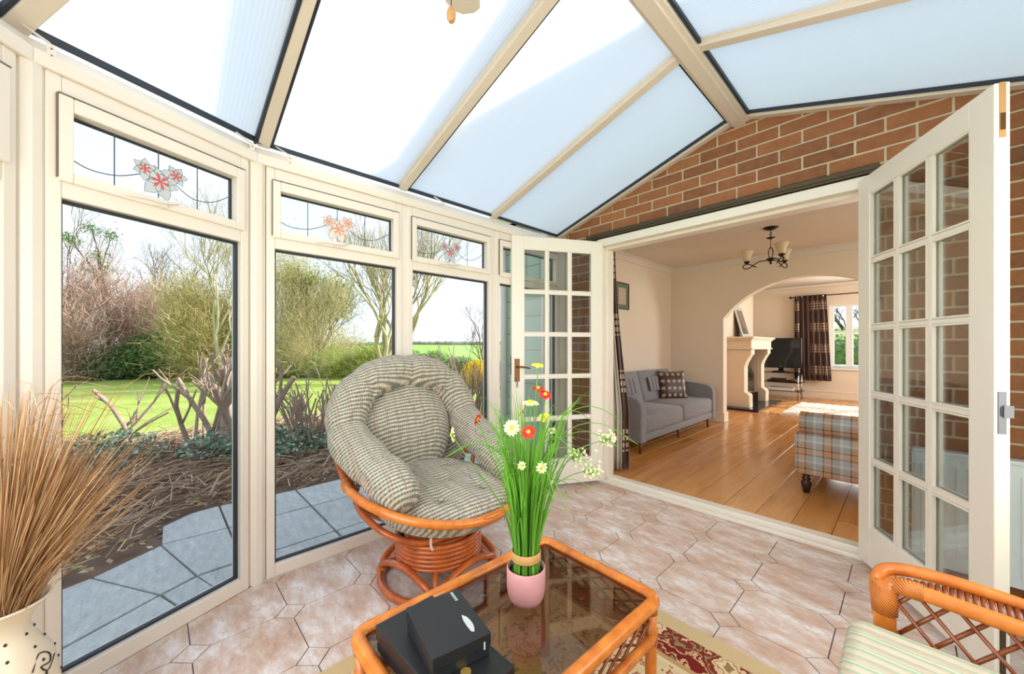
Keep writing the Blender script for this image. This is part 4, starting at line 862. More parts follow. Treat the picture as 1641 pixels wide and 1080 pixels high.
# striped armchair by the camera
ac = thing('rattan_armchair', 'rattan armchair with pale green striped cushion and lattice arm', 'armchair', (.25, .85, 0))
ay = 1.195
for yy in (ay, .52):
    s_ = 1 if yy == ay else -1
    MB().tube([(-.058, yy, .0315), (-.058, yy, .60), (-.056, yy, .645)], .0195, 12).build('front_post', 'rattan', ac, smooth=True)
    MB().tube(cr([(-.058, yy, .58), (-.052, yy, .635), (-.02, yy, .643), (.08, yy, .638), (.25, yy, .628), (.50, yy, .61)], 6), .0155, 12).build('arm_rail', 'rattan', ac, smooth=True)
    MB().tube(cr([(-.066, yy+s_*.004, .56), (-.070, yy+s_*.012, .64), (-.045, yy+s_*.035, .662), (.03, yy+s_*.055, .664), (.14, yy+s_*.062, .655), (.3, yy+s_*.055, .635), (.50, yy+s_*.03, .61)], 6), .0135, 12).build('arm_outer_rail', 'rattan', ac, smooth=True)
    for k_ in range(32):
        x = -.03+k_*.0105; w_ = s_*(.012+.045*math.sin(min(1, (x+.06)/.2)*PI/2)); MB().tube([(x, yy+s_*.008, .644), (x, yy+w_, .652)], .0052, 6).build('woven_strand', 'lattice', ac, smooth=True)
    MB().tube([(-.058, yy, .575), (-.058, yy, .635)], .0225, 12).build('post_binding', 'wrap', ac, smooth=True); MB().tube([(-.045, yy, .643), (.0, yy, .643)], .0185, 12).build('rail_binding', 'wrap', ac, smooth=True)
    MB().tube([(-.058, yy, .36), (.5, yy, .36)], .014, 10).build('seat_rail', 'rattan', ac, smooth=True)
    for k_ in range(-5, 10):
        for sd in (1, -1):
            xa, za, xb, zb = k_*.0545-.009, .366, k_*.0545-.009+.0545*4, .366+.068*4
            t0, t1 = max(0, (-.05-xa)/(xb-xa)), min(1, (.5-xa)/(xb-xa))
            if t1-t0 < .03: continue
            f2 = lambda t: (xa+(xb-xa)*t, yy+.003*sd, (.366+.272*t) if sd > 0 else (.638-.272*t)); MB().tube([f2(t0), f2(t1)], .0042, 6).build('lattice_cane', 'lattice', ac, smooth=True)
    MB().tube([(.5, yy, .0315), (.5, yy, .62), (.56, yy, .86)], .0175, 10).build('back_post', 'rattan', ac, smooth=True)
MB().tube([(-.058, .52, .36), (-.058, ay, .36)], .016, 10).build('front_rail', 'rattan', ac, smooth=True)
MB().tube([(.56, .52, .86), (.56, ay, .86)], .0175, 10).build('back_rail', 'rattan', ac, smooth=True); MB().tube([(.5, .52, .40), (.5, ay, .40)], .0155, 10).build('rear_rail', 'rattan', ac, smooth=True)
MB().box(-.115, .55, .40, .46, 1.15, .572).build('seat_cushion', 'stripe', ac, bevel=.028, smooth=True)
MB().box(.40, .55, .53, .52, 1.145, .92).build('back_cushion', 'stripe', ac, bevel=.03, smooth=True)

ac.location = (.27, .85, -.022)
# vase with dried grasses
vx, vy = -1.585, -.285
vs_ = thing('floor_vase', 'cream ceramic floor vase with black dots and scroll painting', 'vase', (vx, vy, 0))
MB().lathe([(.0, 0), (.07, 0), (.085, .03), (.10, .15), (.10, .28), (.088, .35), (.057, .405), (.050, .435), (.060, .462), (.082, .490), (.088, .496), (.082, .498), (.055, .462), (.045, .435), (.0, .43)], (vx, vy, 0), 40).build('vase_body', 'vase', vs_, smooth=True)
def vr(z): return .10 if z < .28 else (.10-(z-.28)*.171 if z < .35 else (.088-(z-.35)*.564 if z < .405 else .057-(z-.405)*.23))
for cl_ in range(9):
    for k_ in range(5):
        z = .27+k_*.036; a = cl_*2*PI/9+.35; r_ = vr(z)+.0004; MB().ball((vx+r_*math.cos(a), vy+r_*math.sin(a), z), (.0032, .0032, .0042), 8, 5).build('painted_dot', 'black_paint', vs_)
for a0 in (.75, 2.6, 4.6):
    q = [(a0, .33), (a0+.25, .36), (a0+.5, .345), (a0+.45, .325), (a0+.2, .33), (a0+.35, .31), (a0+.7, .33)]
    MB().tube(cr([(vx+(vr(z)+.001)*math.cos(a), vy+(vr(z)+.001)*math.sin(a), z) for a, z in q], 5), .0018, 5).build('painted_scroll', 'black_paint', vs_)
dg_ = thing('dried_grasses', 'tall bunch of golden dried grasses standing in the vase', 'dried grass', (vx, vy, .42))
rnd = random.Random(11); mb = MB()
for k_ in range(2400):
    a = rnd.uniform(0, 2*PI); r0 = .042*math.sqrt(rnd.random()); tall = rnd.random(); h_ = rnd.uniform(.22, .44) if tall < .8 else rnd.uniform(.40, .62); sp_ = min(.27, abs(rnd.gauss(0, .115)))+.01; b_ = a+rnd.uniform(-.3, .3)
    q = [Vector((vx+r0*math.cos(a), vy+r0*math.sin(a), .438)), Vector((vx+(r0+sp_*.35)*math.cos(b_), vy+(r0+sp_*.35)*math.sin(b_), .43+h_*.5)), Vector((vx+(r0+sp_)*math.cos(b_), vy+(r0+sp_)*math.sin(b_), .43+h_))]
    if tall > .975: q.append(q[-1]+Vector((math.cos(b_)*.12, math.sin(b_)*.12, rnd.uniform(-.03, .03))))
    for p in q:   # stay inside the glass of the bay
        for i in (1, 2, 3):
            a_, b2_ = Vector(V[i]), Vector(V[i+1]); t_ = (b2_-a_).normalized(); n_ = Vector((t_.y, -t_.x)); n_ = n_ if n_.dot(a_-Vector((RX, 1))) > 0 else -n_
            d_ = (p.xy-a_).dot(n_)+.03
            if d_ > 0: p.x -= n_.x*d_; p.y -= n_.y*d_
    pth = cr(q, 4); mb.tube(pth, [.00075]*(len(pth)-1)+[.0003], 3, cap=False)
tag(mb.build('stalks', 'straw', dg_), kind='stuff')
for k_ in range(26):
    a = rnd.uniform(0, 2*PI); r_ = rnd.uniform(.02, .16); z = rnd.uniform(.66, .90); c_ = (max(vx-.17, vx+r_*math.cos(a)), vy+r_*math.sin(a)*.8, z)
    MB().ball(c_, (.006, .006, .0055) if k_ % 3 else (.006, .006, .004), 8, 6).build('seed_head', 'card_white' if k_ % 3 == 0 else 'litter' if k_ % 3 == 1 else 'straw', dg_, smooth=True)

# radiator
ra = thing('radiator', 'white panel radiator fixed low on the brick wall', 'radiator', (.35, 2.70, .12))
mb = MB(); mb.box(.015, 2.66, .12, .655, 2.675, .655); mb.box(.015, 2.70, .12, .655, 2.715, .655); mb.build('radiator_panel', 'white_metal', ra, bevel=.005)
MB().box(.01, 2.655, .645, .66, 2.72, .662).build('top_grille', 'white_metal', ra, bevel=.003)
for x in (.008, .652): MB().box(x, 2.662, .13, x+.01, 2.713, .65).build('side_panel', 'white_metal', ra)
for k_ in range(17): MB().beam((.045+k_*.036, 2.659, .165), (.045+k_*.036, 2.659, .60), .014, .006, up=(0, 1, 0), off=-.004).build('flute', 'white_metal', ra, bevel=.003)
for x in (.12, .55): MB().box(x, 2.715, .2, x+.03, HW, .5).build('wall_bracket', 'white_metal', ra)
MB().lathe([(.014, 0), (.014, .05), (.02, .05), (.022, .10), (.012, .11)], (-.012, 2.69, .06), 12).build('valve', 'white_metal', ra, smooth=True); MB().tube([(-.012, 2.69, 0), (-.012, 2.69, .07)], .0075, 8).build('pipe', 'white_metal', ra, smooth=True)

# ceiling fan
fn = thing('ceiling_fan', 'cream ceiling fan hanging from the ridge with a wooden pull', 'ceiling fan', (RX-.03, .40, 2.27))
fx_, fy_ = RX-.03, .40
MB().tube([(fx_, fy_, 2.56), (fx_, fy_, 2.32)], .012, 10).build('downrod', 'fan', fn, smooth=True); MB().lathe([(.03, .30), (.055, .27), (.05, .25), (.0, .25)], (fx_, fy_, 2.28), 20).build('canopy_cup', 'fan', fn, smooth=True)
MB().lathe([(0, -.07), (.05, -.068), (.09, -.04), (.10, 0), (.085, .045), (.0, .055)], (fx_, fy_, 2.28), 24).build('motor_housing', 'fan', fn, smooth=True)
for k_ in range(4):
    a = math.atan2(.33, -.20)+k_*PI/2; d_ = Vector((math.cos(a), math.sin(a), 0)); s_ = Vector((-d_.y, d_.x, .12)).normalized(); c_ = Vector((fx_, fy_, 2.245))
    MB().beam(c_+d_*.08, c_+d_*.17, .03, .005).build('blade_iron', 'fan', fn)
    out_ = [(.14, -.045), (.36, -.058), (.395, -.045), (.41, -.02), (.41, .02), (.395, .045), (.36, .058), (.14, .045)]
    lo = [c_+d_*r_+s_*w_ for r_, w_ in out_]; hi = [p+Vector((0, 0, .006)) for p in lo]; n_ = 8
    MB().add(lo+hi, [tuple(range(n_)), tuple(range(15, 7, -1))]+[(i, (i+1) % n_, n_+(i+1) % n_, n_+i) for i in range(n_)]).build('blade', 'fan', fn)
pc = sub('pull_cord', fn); MB().tube([(-.752, .514, 2.23), (-.752, .514, 1.965)], .0012, 5).build('cord', 'iron', pc)
MB().lathe([(.003, .036), (.008, .03), (.0115, .02), (.0105, .006), (.006, -.001), (0, -.001)], (-.752, .514, 1.925), 8).build('wooden_pull', 'pullwood', pc)
MB().tube([(-.752, .514, 2.23), (-.77, .46, 2.23)], .003, 6).build('cord_arm', 'fan', pc)

# ------------------------------------------------------------------ living room furniture
sf = thing('grey_sofa', 'grey tweed two-seat sofa with vertical tufting and wooden legs', 'sofa', (-2.22, 4.6, .05))
def sb(name, q, mat='greycloth', bv=.03, p=sf): return MB().box(*q).build(name, mat, p, bevel=bv, smooth=True)
sb('sofa_base', (-2.58, 3.62, .17, -1.86, 5.58, .255), bv=.02)
def arm(y0, y1):
    prof = [(-2.60, .17), (-1.845, .17), (-1.845, .52), (-1.86, .58), (-1.90, .615), (-1.96, .63), (-2.25, .66), (-2.60, .68)]
    MB().prism_y(prof, y0, y1).build('sofa_arm', 'greycloth', sf, bevel=.014, smooth=False)
arm(3.545, 3.655); arm(5.545, 5.655)
for y0, y1 in ((3.66, 4.595), (4.605, 5.54)):
    sb('seat_cushion', (-2.40, y0, .25, -1.85, y1, .445), bv=.04)
    mb = MB().box(-.07, (y0-y1)/2, -.02, .07, (y1-y0)/2, .40).build('back_cushion', 'greycloth', sf, local=True, bevel=.03, smooth=True); mb.location = (-.20, (y0+y1)/2-4.6, .38); mb.rotation_euler = (0, R(-14), 0)
    for k_ in range(7):
        yy = (y0+y1)/2-.27+k_*.09; a = Vector((-2.37, yy, .56)); b_ = Vector((-2.415, yy, .745)); MB().beam(a+Vector((.018, 0, 0)), b_+Vector((.018, 0, 0)), .078, .016, up=(1, 0, 0), off=-.006).build('tufted_channel', 'greycloth', sf, bevel=.008, smooth=True)
sb('sofa_back', (-2.60, 3.62, .2, -2.52, 5.58, .77), bv=.02)
for x, y in ((-1.90, 3.62), (-1.90, 5.50), (-2.5, 3.62), (-2.5, 5.5), (-1.92, 4.6)):
    MB().lathe([(.013, 0), (.021, .13)], (x, y, .05), 10).build('leg', 'midwood', sf, smooth=True)
def pillow(name, label, c, rz, ry, w=.40):
    o = MB(); n_ = 14
    for sd in (1, -1):
        g_ = MB(); g_.grid(lambda u, v: (sd*.065*(max(0, 1-(2*u-1)**4)*max(0, 1-(2*v-1)**4))**.5, (u-.5)*w*(1-.06*math.sin(PI*v)), (v-.5)*w*(1-.06*math.sin(PI*u))), n_, n_, uv=True)
        b = len(o.v); o.v += g_.v; o.f += [tuple(b+i for i in f) for f in g_.f]; o.uv = (o.uv or [])+g_.uv
    p = o.build(name, 'cushion_print', smooth=True); p.location = c; p.rotation_euler = (0, R(ry), R(rz)); return tag(p, label, 'cushion')
pillow('scatter_cushion', 'brown square-print cushion at the far end of the grey sofa', (-2.25, 5.18, .62), -38, -14)
pillow('scatter_cushion', 'brown square-print cushion peeping past the doorway curtain', (-2.30, 3.80, .60), 30, -20)
pf = thing('picture_frame', 'small framed sketch with green mount on the cream wall', 'picture', (-2.62, 4.5, 1.64))
for q in ((4.33, 1.645, 4.35, 2.0), (4.65, 1.645, 4.67, 2.0), (4.35, 1.645, 4.65, 1.665), (4.35, 1.98, 4.65, 2.0)): MB().box(-2.63, q[0], q[1], -2.61, q[2], q[3]).build('frame_bar', 'picframe', pf)
MB().box(-2.63, 4.35, 1.665, -2.618, 4.65, 1.98).build('mount', 'picmat', pf); MB().box(-2.63, 4.41, 1.71, -2.6165, 4.59, 1.93).build('sketch', 'pic', pf)
def drape(name, mat, parent, fn, nu=70, nv=16, uvm=None): return MB().grid(fn, nu, nv, uv=True).build(name, mat, parent, smooth=True, solid=.003)
dc = thing('doorway_curtain', 'brown curtain with cream lining hanging inside the doorway', 'curtain', (-1.8, 2.99, .08))
def dcf(off, ph, x0, wtop, wbot):
    def f(u, v):
        z = 2.12-v*2.05; w_ = wtop+(wbot-wtop)*min(1, (v*1.35)**1.6); x = x0+u*w_; return (x, 2.985+off+.022*math.sin(u*PI*7+ph)*(.4+v*.8), z)
    return f
drape('curtain_face', 'curtain', dc, dcf(.045, 0, -1.875, .035, .175)); drape('curtain_lining', 'lining', dc, dcf(.0, 1.2, -1.875, .015, .14), 50)
MB().tube([(-2.2, 3.03, 2.14), (.4, 3.03, 2.14)], .012, 8).build('curtain_pole', 'iron', dc, smooth=True)
# chandelier
cx_, cy_ = -.985, 4.62
cd_ = thing('chandelier', 'dark iron three-arm chandelier with frosted glass bell shades', 'chandelier', (cx_, cy_, 2.38))
MB().lathe([(0, -.028), (.03, -.026), (.062, -.012), (.068, -.004), (.068, 0), (0, 0)], (cx_, cy_, 2.38), 24).build('ceiling_rose', 'iron', cd_, smooth=True)
MB().tube([(cx_, cy_, 2.36), (cx_, cy_, 2.16)], .0035, 6).build('chain', 'iron', cd_)
for k_ in range(4): MB().tube([(cx_+.009*math.cos(t*PI/5)*(k_ % 2), cy_+.009*math.cos(t*PI/5)*(1-k_ % 2), 2.335-k_*.02+.014*math.sin(t*PI/5)) for t in range(10)], .0022, 5, closed=True).build('chain_link', 'iron', cd_)
MB().lathe([(0, -.018), (.012, -.014), (.042, .0), (.0, .006)], (cx_, cy_, 2.275), 18).build('canopy_disc', 'iron', cd_, smooth=True)
MB().tube([(cx_+.02*math.sin(t*PI/8), cy_, 2.12+.055*math.cos(t*PI/8)) for t in range(16)], .0045, 6, closed=True).build('stem_loop', 'iron', cd_, smooth=True)
MB().lathe([(0, -.03), (.012, -.022), (.035, -.004), (.04, .008), (.02, .016), (0, .018)], (cx_, cy_, 2.05), 18).build('hub', 'iron', cd_, smooth=True)
MB().ball((cx_, cy_, 2.012), .012, 8, 6).build('finial', 'iron', cd_, smooth=True)
for a in (R(187), R(307), R(67)):
    A_ = sub('lamp_arm', cd_); f3 = lambda r_, z: (cx_+r_*math.cos(a), cy_+r_*math.sin(a), z)
    MB().tube(cr([f3(.03, 2.045), f3(.09, 2.045), f3(.14, 2.02), f3(.19, 1.985), f3(.235, 1.985), f3(.245, 2.015), f3(.21, 2.03), f3(.17, 2.015), f3(.125, 1.985)], 6), .0052, 8).build('scroll', 'iron', A_, smooth=True)
    c_ = f3(.21, 2.045); MB().lathe([(0, -.016), (.01, -.014), (.03, .006), (.028, .012), (0, .012)], c_, 16).build('lamp_cup', 'iron', A_, smooth=True)
    MB().lathe([(.022, .012), (.034, .03), (.042, .065), (.055, .105), (.068, .118)], c_, 24, cap=False).build('glass_shade', 'shadeglass', A_, smooth=True, solid=.002)
# plaid armchair
pa = thing('plaid_chaise', 'brown and blue plaid upholstered seat with rolled arm and dark turned legs', 'seat', (-.1, 3.9, .05))
for s_, y in ((1, 3.50),):
    y0, y1 = sorted((y, y+s_*.13)); MB().box(-.595, y0, .20, .40, y1, .505).build('arm_panel', 'plaid', pa, bevel=.018, smooth=True)
    MB().tube([(-.565, y+s_*.075, .575), (-.3, y+s_*.075, .575), (.40, y+s_*.075, .60)], .082, 20).build('rolled_arm', 'plaid', pa, smooth=True)
    MB().tube([(-.566+.0, y+s_*.075+.08*math.cos(t*PI/12), .575+.08*math.sin(t*PI/12)) for t in range(24)], .005, 6, closed=True).build('arm_piping', 'plaid', pa, smooth=True)
MB().box(-.58, 3.63, .20, .40, 4.65, .32).build('seat_base', 'plaid', pa, bevel=.02, smooth=True); MB().box(-.585, 3.66, .32, .40, 4.64, .44).build('seat_cushion', 'plaid', pa, bevel=.04, smooth=True)
for x, y in ((-.535, 3.575), (-.535, 4.58), (.35, 3.575), (.35, 4.58)): MB().lathe([(.0, 0), (.020, 0), (.026, .03), (.034, .07), (.032, .085), (.022, .092), (.028, .102), (.028, .112), (.020, .12), (.034, .15), (.034, .155)], (x, y, .05), 16).build('leg', 'darkwood', pa, smooth=True)
# fireplace
fp_ = thing('fireplace_surround', 'pale limestone fireplace surround with curved corbel legs', 'fireplace', (-2.05, 8.1, .09))
prof = [(-2.30, .09), (-1.90, .09), (-1.90, .30), (-1.925, .33), (-1.975, .36), (-1.975, .80), (-1.95, .88), (-1.90, .98), (-1.87, 1.02), (-1.87, 1.10), (-2.30, 1.10)]
for y0, y1 in ((7.45, 7.66), (8.55, 8.76)):
    MB().prism_y(prof, y0, y1).build('corbel_leg', 'limestone', fp_, bevel=.006)
    for yy in (y0-.004, y1-.0): MB().box(-2.16, yy, .35, -2.02, yy+.004, .88).build('leg_panel', 'limestone', fp_, bevel=.002)
MB().box(-2.30, 7.43, 1.10, -1.865, 8.78, 1.26).build('frieze', 'limestone', fp_, bevel=.004); MB().box(-2.30, 7.41, 1.10, -1.845, 8.80, 1.125).build('frieze_mould', 'limestone', fp_, bevel=.006)
MB().box(-2.30, 7.39, 1.26, -1.845, 8.84, 1.29).build('mantel_mould', 'limestone', fp_, bevel=.01); MB().box(-2.30, 7.37, 1.29, -1.82, 8.88, 1.325).build('mantel_shelf', 'limestone', fp_, bevel=.006)
MB().box(-2.30, 7.66, .09, -2.27, 8.55, 1.10).build('fire_back_panel', 'blackgloss', fp_)
he = tag(MB().box(-2.30, 7.3, .05, -1.73, 9.0, .09).build('hearth', 'granite', bevel=.004), 'polished black granite hearth slab under the fireplace', 'hearth')
fi = thing('electric_fire', 'black arched cast iron fire standing within the surround', 'fire', (-2.15, 8.1, .09))
MB().prism_y([(-2.26, .09), (-2.05, .09), (-2.05, .62), (-2.09, .72), (-2.16, .78), (-2.26, .80)], 7.85, 8.36).build('fire_hood', 'blackgloss', fi, bevel=.01)
MB().box(-2.06, 7.90, .09, -1.98, 8.31, .30).build('fire_basket', 'iron', fi, bevel=.01)
for k_ in range(6): MB().tube([(-1.975, 7.93+k_*.07, .10), (-1.975, 7.93+k_*.07, .30)], .008, 6).build('basket_bar', 'iron', fi)
mi = thing('leaning_mirror', 'silver framed mirror leaning on the mantel against the chimney breast', 'mirror', (-2.16, 8.0, 1.325)); mi.rotation_euler = (0, R(-15), 0)
for q in ((0, 0, .07, .62), (.43, 0, .50, .62), (.07, 0, .43, .07), (.07, .55, .43, .62)): MB().box(0, q[0], q[1], .022, q[2], q[3]).build('frame_bar', 'silver', mi, local=True, bevel=.008)
MB().box(.004, .07, .07, .008, .43, .55).build('mirror_glass', 'mirror', mi, local=True); MB().box(-.006, .01, .01, 0, .49, .61).build('mirror_back', 'black', mi, local=True)
tv = thing('television', 'black flat-screen television on the glass stand', 'television', (-1.86, 9.68, .62)); 
MB().box(-2.24, 9.66, .70, -1.52, 9.72, 1.335).build('tv_casing', 'blackgloss', tv, bevel=.008); MB().box(-2.20, 9.656, .79, -1.56, 9.661, 1.295).build('screen', 'screen', tv)
MB().lathe([(.0, 0), (.17, 0), (.16, .02), (.05, .03), (.04, .10)], (-1.88, 9.69, .612), 20).build('tv_foot', 'blackgloss', tv, smooth=True); MB().box(-1.895, 9.652, .735, -1.865, 9.657, .745).build('tv_badge', 'chrome', tv)
ts = thing('media_stand', 'black glass media stand with chrome posts', 'stand', (-1.86, 9.7, .05))
for z in (.22, .40, .60): MB().box(-2.28, 9.48, z, -1.50, 9.92, z+.010).build('glass_shelf', 'shelfglass', ts)
for x in (-2.24, -1.56): 
    for y in (9.53, 9.87): MB().tube([(x, y, .05), (x, y, .61)], .014, 10).build('chrome_post', 'chrome', ts, smooth=True)
tag(MB().box(-2.08, 9.55, .231, -1.66, 9.80, .29).build('video_recorder', 'card_white', bevel=.004), 'silver-white video box, bottom shelf of the media stand', 'player')
tag(MB().box(-2.10, 9.55, .411, -1.66, 9.80, .455).build('disc_player', 'blackgloss', bevel=.004), 'flat black disc player on the middle shelf of the media stand', 'player')
tag(MB().box(-2.05, 9.56, .4565, -1.80, 9.76, .485).build('satellite_box', 'black', bevel=.004), 'small black box resting on top of the disc player', 'player')
bc = thing('far_curtain', 'brown square-print eyelet curtain beside the far window', 'curtain', (-1.42, 10.15, .42))
def bcf(u, v):
    z = 2.25-v*1.82; x = -1.73+u*(.54+.08*v); fold = .035*math.sin(u*PI*13); return (x+.01*v*math.sin(u*9), 10.17+fold*(.8+.3*v), z)
drape('curtain_face', 'curtain', bc, bcf, 110, 14)
MB().tube([(-1.78, 10.17, 2.225), (1.1, 10.17, 2.225)], .011, 8).build('curtain_pole', 'iron', bc, smooth=True); MB().ball((-1.80, 10.17, 2.225), .028, 12, 8).build('finial', 'iron', bc, smooth=True)
for k_ in range(6): MB().tube([(-1.69+k_*.09, 10.17+.026*math.cos(t*PI/6), 2.225+.026*math.sin(t*PI/6)) for t in range(12)], .004, 5, closed=True).build('eyelet', 'chrome', bc)
MB().box(-1.72, 10.18, 2.215, -1.70, 10.3, 2.235).build('pole_bracket', 'iron', bc)
rnd = random.Random(5); sr = thing('shaggy_rug', 'white shaggy rug on the far room floor', 'rug', (-.6, 8.2, .05))
def srf(u, v):
    e0 = min(u, 1-u, v, 1-v); return (-1.44+1.8*u+rnd.uniform(-.006, .006), 7.3+1.75*v+rnd.uniform(-.006, .006), .05+(.032+rnd.uniform(-.008, .008) if e0 > 0 else 0))
MB().grid(srf, 110, 100).build('rug_pile', 'shag', sr)

# ------------------------------------------------------------------ garden
gr = tag(MB().box(-70, -60, -.4, 60, 60, -.125).build('lawn', 'lawn'), 'bright mown lawn stretching to the hedges', 'lawn', kind='structure')
pav = thing('path', 'pale concrete slab path round the outside of the conservatory', 'path', (-2.7, .4, -.06), kind='structure')
a0 = off_poly(.075); 
inner = [(-2.26, 2.5), (-2.26, 1.96), (-2.26, 1.415), (-2.26, .87), (-2.26, .335)]
cols = [-2.26, -2.60, -3.135]
outer_c = {2.50: -3.60, 1.96: -3.60, 1.415: -3.60, .87: -3.58, .36: -3.62}
yl = [2.72, 2.50, 1.96, 1.415, .87, .36]
def slab(poly):
    cx = sum(p[0] for p in poly)/len(poly); cy = sum(p[1] for p in poly)/len(poly)
    q = []
    for p in poly: d_ = Vector((p[0]-cx, p[1]-cy)); l_ = d_.length; d_ *= (l_-.010)/l_; q.append((cx+d_.x, cy+d_.y))
    if area([(a, b) for a, b in q]) < .003: return
    s_ = sum(q[i][0]*q[(i+1) % len(q)][1]-q[(i+1) % len(q)][0]*q[i][1] for i in range(len(q)))
    if s_ < 0: q.reverse()
    MB().prism(q, -.11, -.06+random.uniform(-.002, .002)).build('slab', 'slab', pav, bevel=.004)
for i in range(len(yl)-1):
    ya, yb = yl[i], yl[i+1]; oa, ob = outer_c.get(ya, -3.60), outer_c.get(yb, -3.6)
    slab([(-2.26, ya), (-2.26, yb), (-2.60, yb), (-2.60, ya)]); slab([(-2.60, ya), (-2.60, yb), (-3.135, yb), (-3.135, ya)])
    slab([(-3.135, ya), (-3.135, yb), (ob, yb), (oa, ya)])
# corner fan of slabs, as cut round the bay
for q in ([(-2.956, -.24), (-3.15, .03), (-2.593, .165), (-2.519, .024)], [(-3.15, .03), (-3.135, .36), (-2.60, .36), (-2.593, .165)], [(-3.15, .03), (-3.46, .034), (-3.60, .2), (-3.62, .36), (-3.135, .36)],
          [(-2.593, .165), (-2.60, .36), (-2.30, .35), (-2.25, .27)], [(-2.519, .024), (-2.593, .165), (-2.25, .27), (-2.19, .14)], [(-2.519, .024), (-2.19, .14), (-1.99, -.29), (-2.337, -.275)],
          [(-2.956, -.24), (-2.519, .024), (-2.337, -.275), (-2.24, -.43), (-2.80, -.60)], [(-2.337, -.275), (-1.99, -.29), (-1.76, -.52), (-2.02, -.72), (-2.24, -.43)],
          [(-2.80, -.60), (-2.24, -.43), (-2.02, -.72), (-2.45, -1.1)], [(-2.02, -.72), (-1.76, -.52), (-1.45, -.82), (-1.55, -1.05)], [(-2.45, -1.1), (-2.02, -.72), (-1.55, -1.05), (-1.9, -1.5)]): slab(q)
MB().prism([(-2.2, 2.7), (-2.2, .3), (-1.9, -.3), (-1.4, -.78), (-1.3, -1.5), (-2.2, -1.4), (-2.9, -.6), (-3.4, 0), (-3.58, .3), (-3.58, 2.7)][::-1], -.16, -.082).build('sand_bed', 'soil', pav)
# soil bed
EDGE = [(-9, -1.3), (-1.5, -1.9), (-1.1, -2.45), (-.6, -2.80), (-.24, -2.96), (.03, -3.2), (.034, -3.46), (.2, -3.60), (.36, -3.62), (9, -3.60)]
def xe(y):
    for (a, b), (c, d) in zip(EDGE, EDGE[1:]):
        if y <= c: return b+(d-b)*(y-a)/(c-a)
    return -3.6
def bedz(x, y): return -.10+.05*math.sin(x*2.1+y)*math.sin(y*1.7)+.035*math.sin(x*5+1)*math.sin(y*6)
rnd = random.Random(21)
def bed(u, v):
    y = -7+11.5*v; xi = xe(y)+.03; x1 = -7.2+(.35*math.sin(y*1.3))-(1.2 if y < -.5 else 0)*min(1, (-.5-y) if y < -.5 else 0)+max(0, y-1)*.05
    x = xi+(x1-xi)*u; e_ = 1-abs(2*u-1)**6; return (x, y, -.13+e_*(.05+.03+.04*math.sin(x*2.1+y)*math.sin(y*1.7)+.03*math.sin(x*5+1)*math.sin(y*6)+rnd.uniform(-.012, .012)))
tag(MB().grid(bed, 60, 130).build('garden_bed', 'soil', smooth=True), 'dark soil bed along the path under the pruned shrubs', 'flower bed', kind='structure')
mb = MB(); rnd = random.Random(31)
for k_ in range(7500):   # fallen leaves
    y = rnd.uniform(-2.2, 2.7); x = rnd.uniform(-6.9, xe(y)-.02)
    z = bedz(x, y)+.035+rnd.uniform(-.01, .03); a = rnd.uniform(0, 2*PI); s_ = rnd.uniform(.012, .034); t_ = rnd.uniform(-.5, .5)
    mb.quad((x, y, z), (s_*math.cos(a), s_*math.sin(a), s_*t_), (-s_*math.sin(a)*.8, s_*math.cos(a)*.8, s_*rnd.uniform(-.4, .4)))
tag(mb.build('leaf_litter', 'litter'), 'brown fallen leaves scattered over the soil bed', 'leaf litter', kind='stuff')
mb = MB()
for k_ in range(5200):   # cut twigs lying about
    y = rnd.gauss(.8, 1.3); x = rnd.uniform(-6.6, xe(y)-.03)
    if y < -2.4 or y > 4 or (x > xe(y)-.5 and rnd.random() < .55): continue
    L_ = rnd.uniform(.12, .65); a = rnd.gauss(2.0, .8); z = bedz(x, y)+rnd.uniform(.03, .16); dz = rnd.uniform(-.10, .16)*L_
    p = Vector((x, y, z)); q = p+Vector((math.cos(a)*L_, math.sin(a)*L_, dz)); 
    if q.x > xe(q.y)-.02 or q.y > 2.6: continue
    m_ = (p+q)/2+Vector((rnd.uniform(-.03, .03), rnd.uniform(-.03, .03), rnd.uniform(0, .04))); mb.tube([p, m_, q], [.0052, .004, .002], 3, cap=False)
tag(mb.build('cut_twigs', 'twig'), 'tangle of cut dry twigs lying over the soil bed', 'twigs', kind='stuff')
# ivy and low evergreen growth
def leaves(mb, c, r, n_, s_, rnd, shell=.0, flatten=1):
    for _ in range(n_):
        while True:
            d_ = Vector((rnd.uniform(-1, 1), rnd.uniform(-1, 1), rnd.uniform(-1, 1)))
            if shell < d_.length < 1: break
        p = Vector((c[0]+d_.x*r[0], c[1]+d_.y*r[1], c[2]+d_.z*r[2]*flatten)); u = Vector((rnd.gauss(0, 1), rnd.gauss(0, 1), rnd.gauss(0, .7))).normalized(); v = u.orthogonal().normalized()
        v.rotate(Matrix.Rotation(rnd.uniform(0, 6.28), 3, u)); k_ = s_*rnd.uniform(.6, 1.2); mb.quad(p, u*k_, v*k_)
rnd = random.Random(8)
for k_, (x, y, r_) in enumerate(((-4.65, 1.0, .36), (-4.45, 1.75, .36), (-4.9, .55, .34), (-4.6, 2.4, .34), (-5.4, -.35, .40))):
    mb = MB(); leaves(mb, (x, y, .10), (r_, r_*1.2, .22), 850, .026, rnd)
    tag(mb.build('ivy_clump', 'leaf_ivy'), ['variegated ivy clump at the foot of the thick pruned stumps', 'variegated ivy clump under the dense stems behind the chair', 'low ivy clump furthest from the rattan chair', 'ivy clump at the golden bush end of the bed', 'sparse ivy growing between the pale splayed branches'][k_], 'ivy')
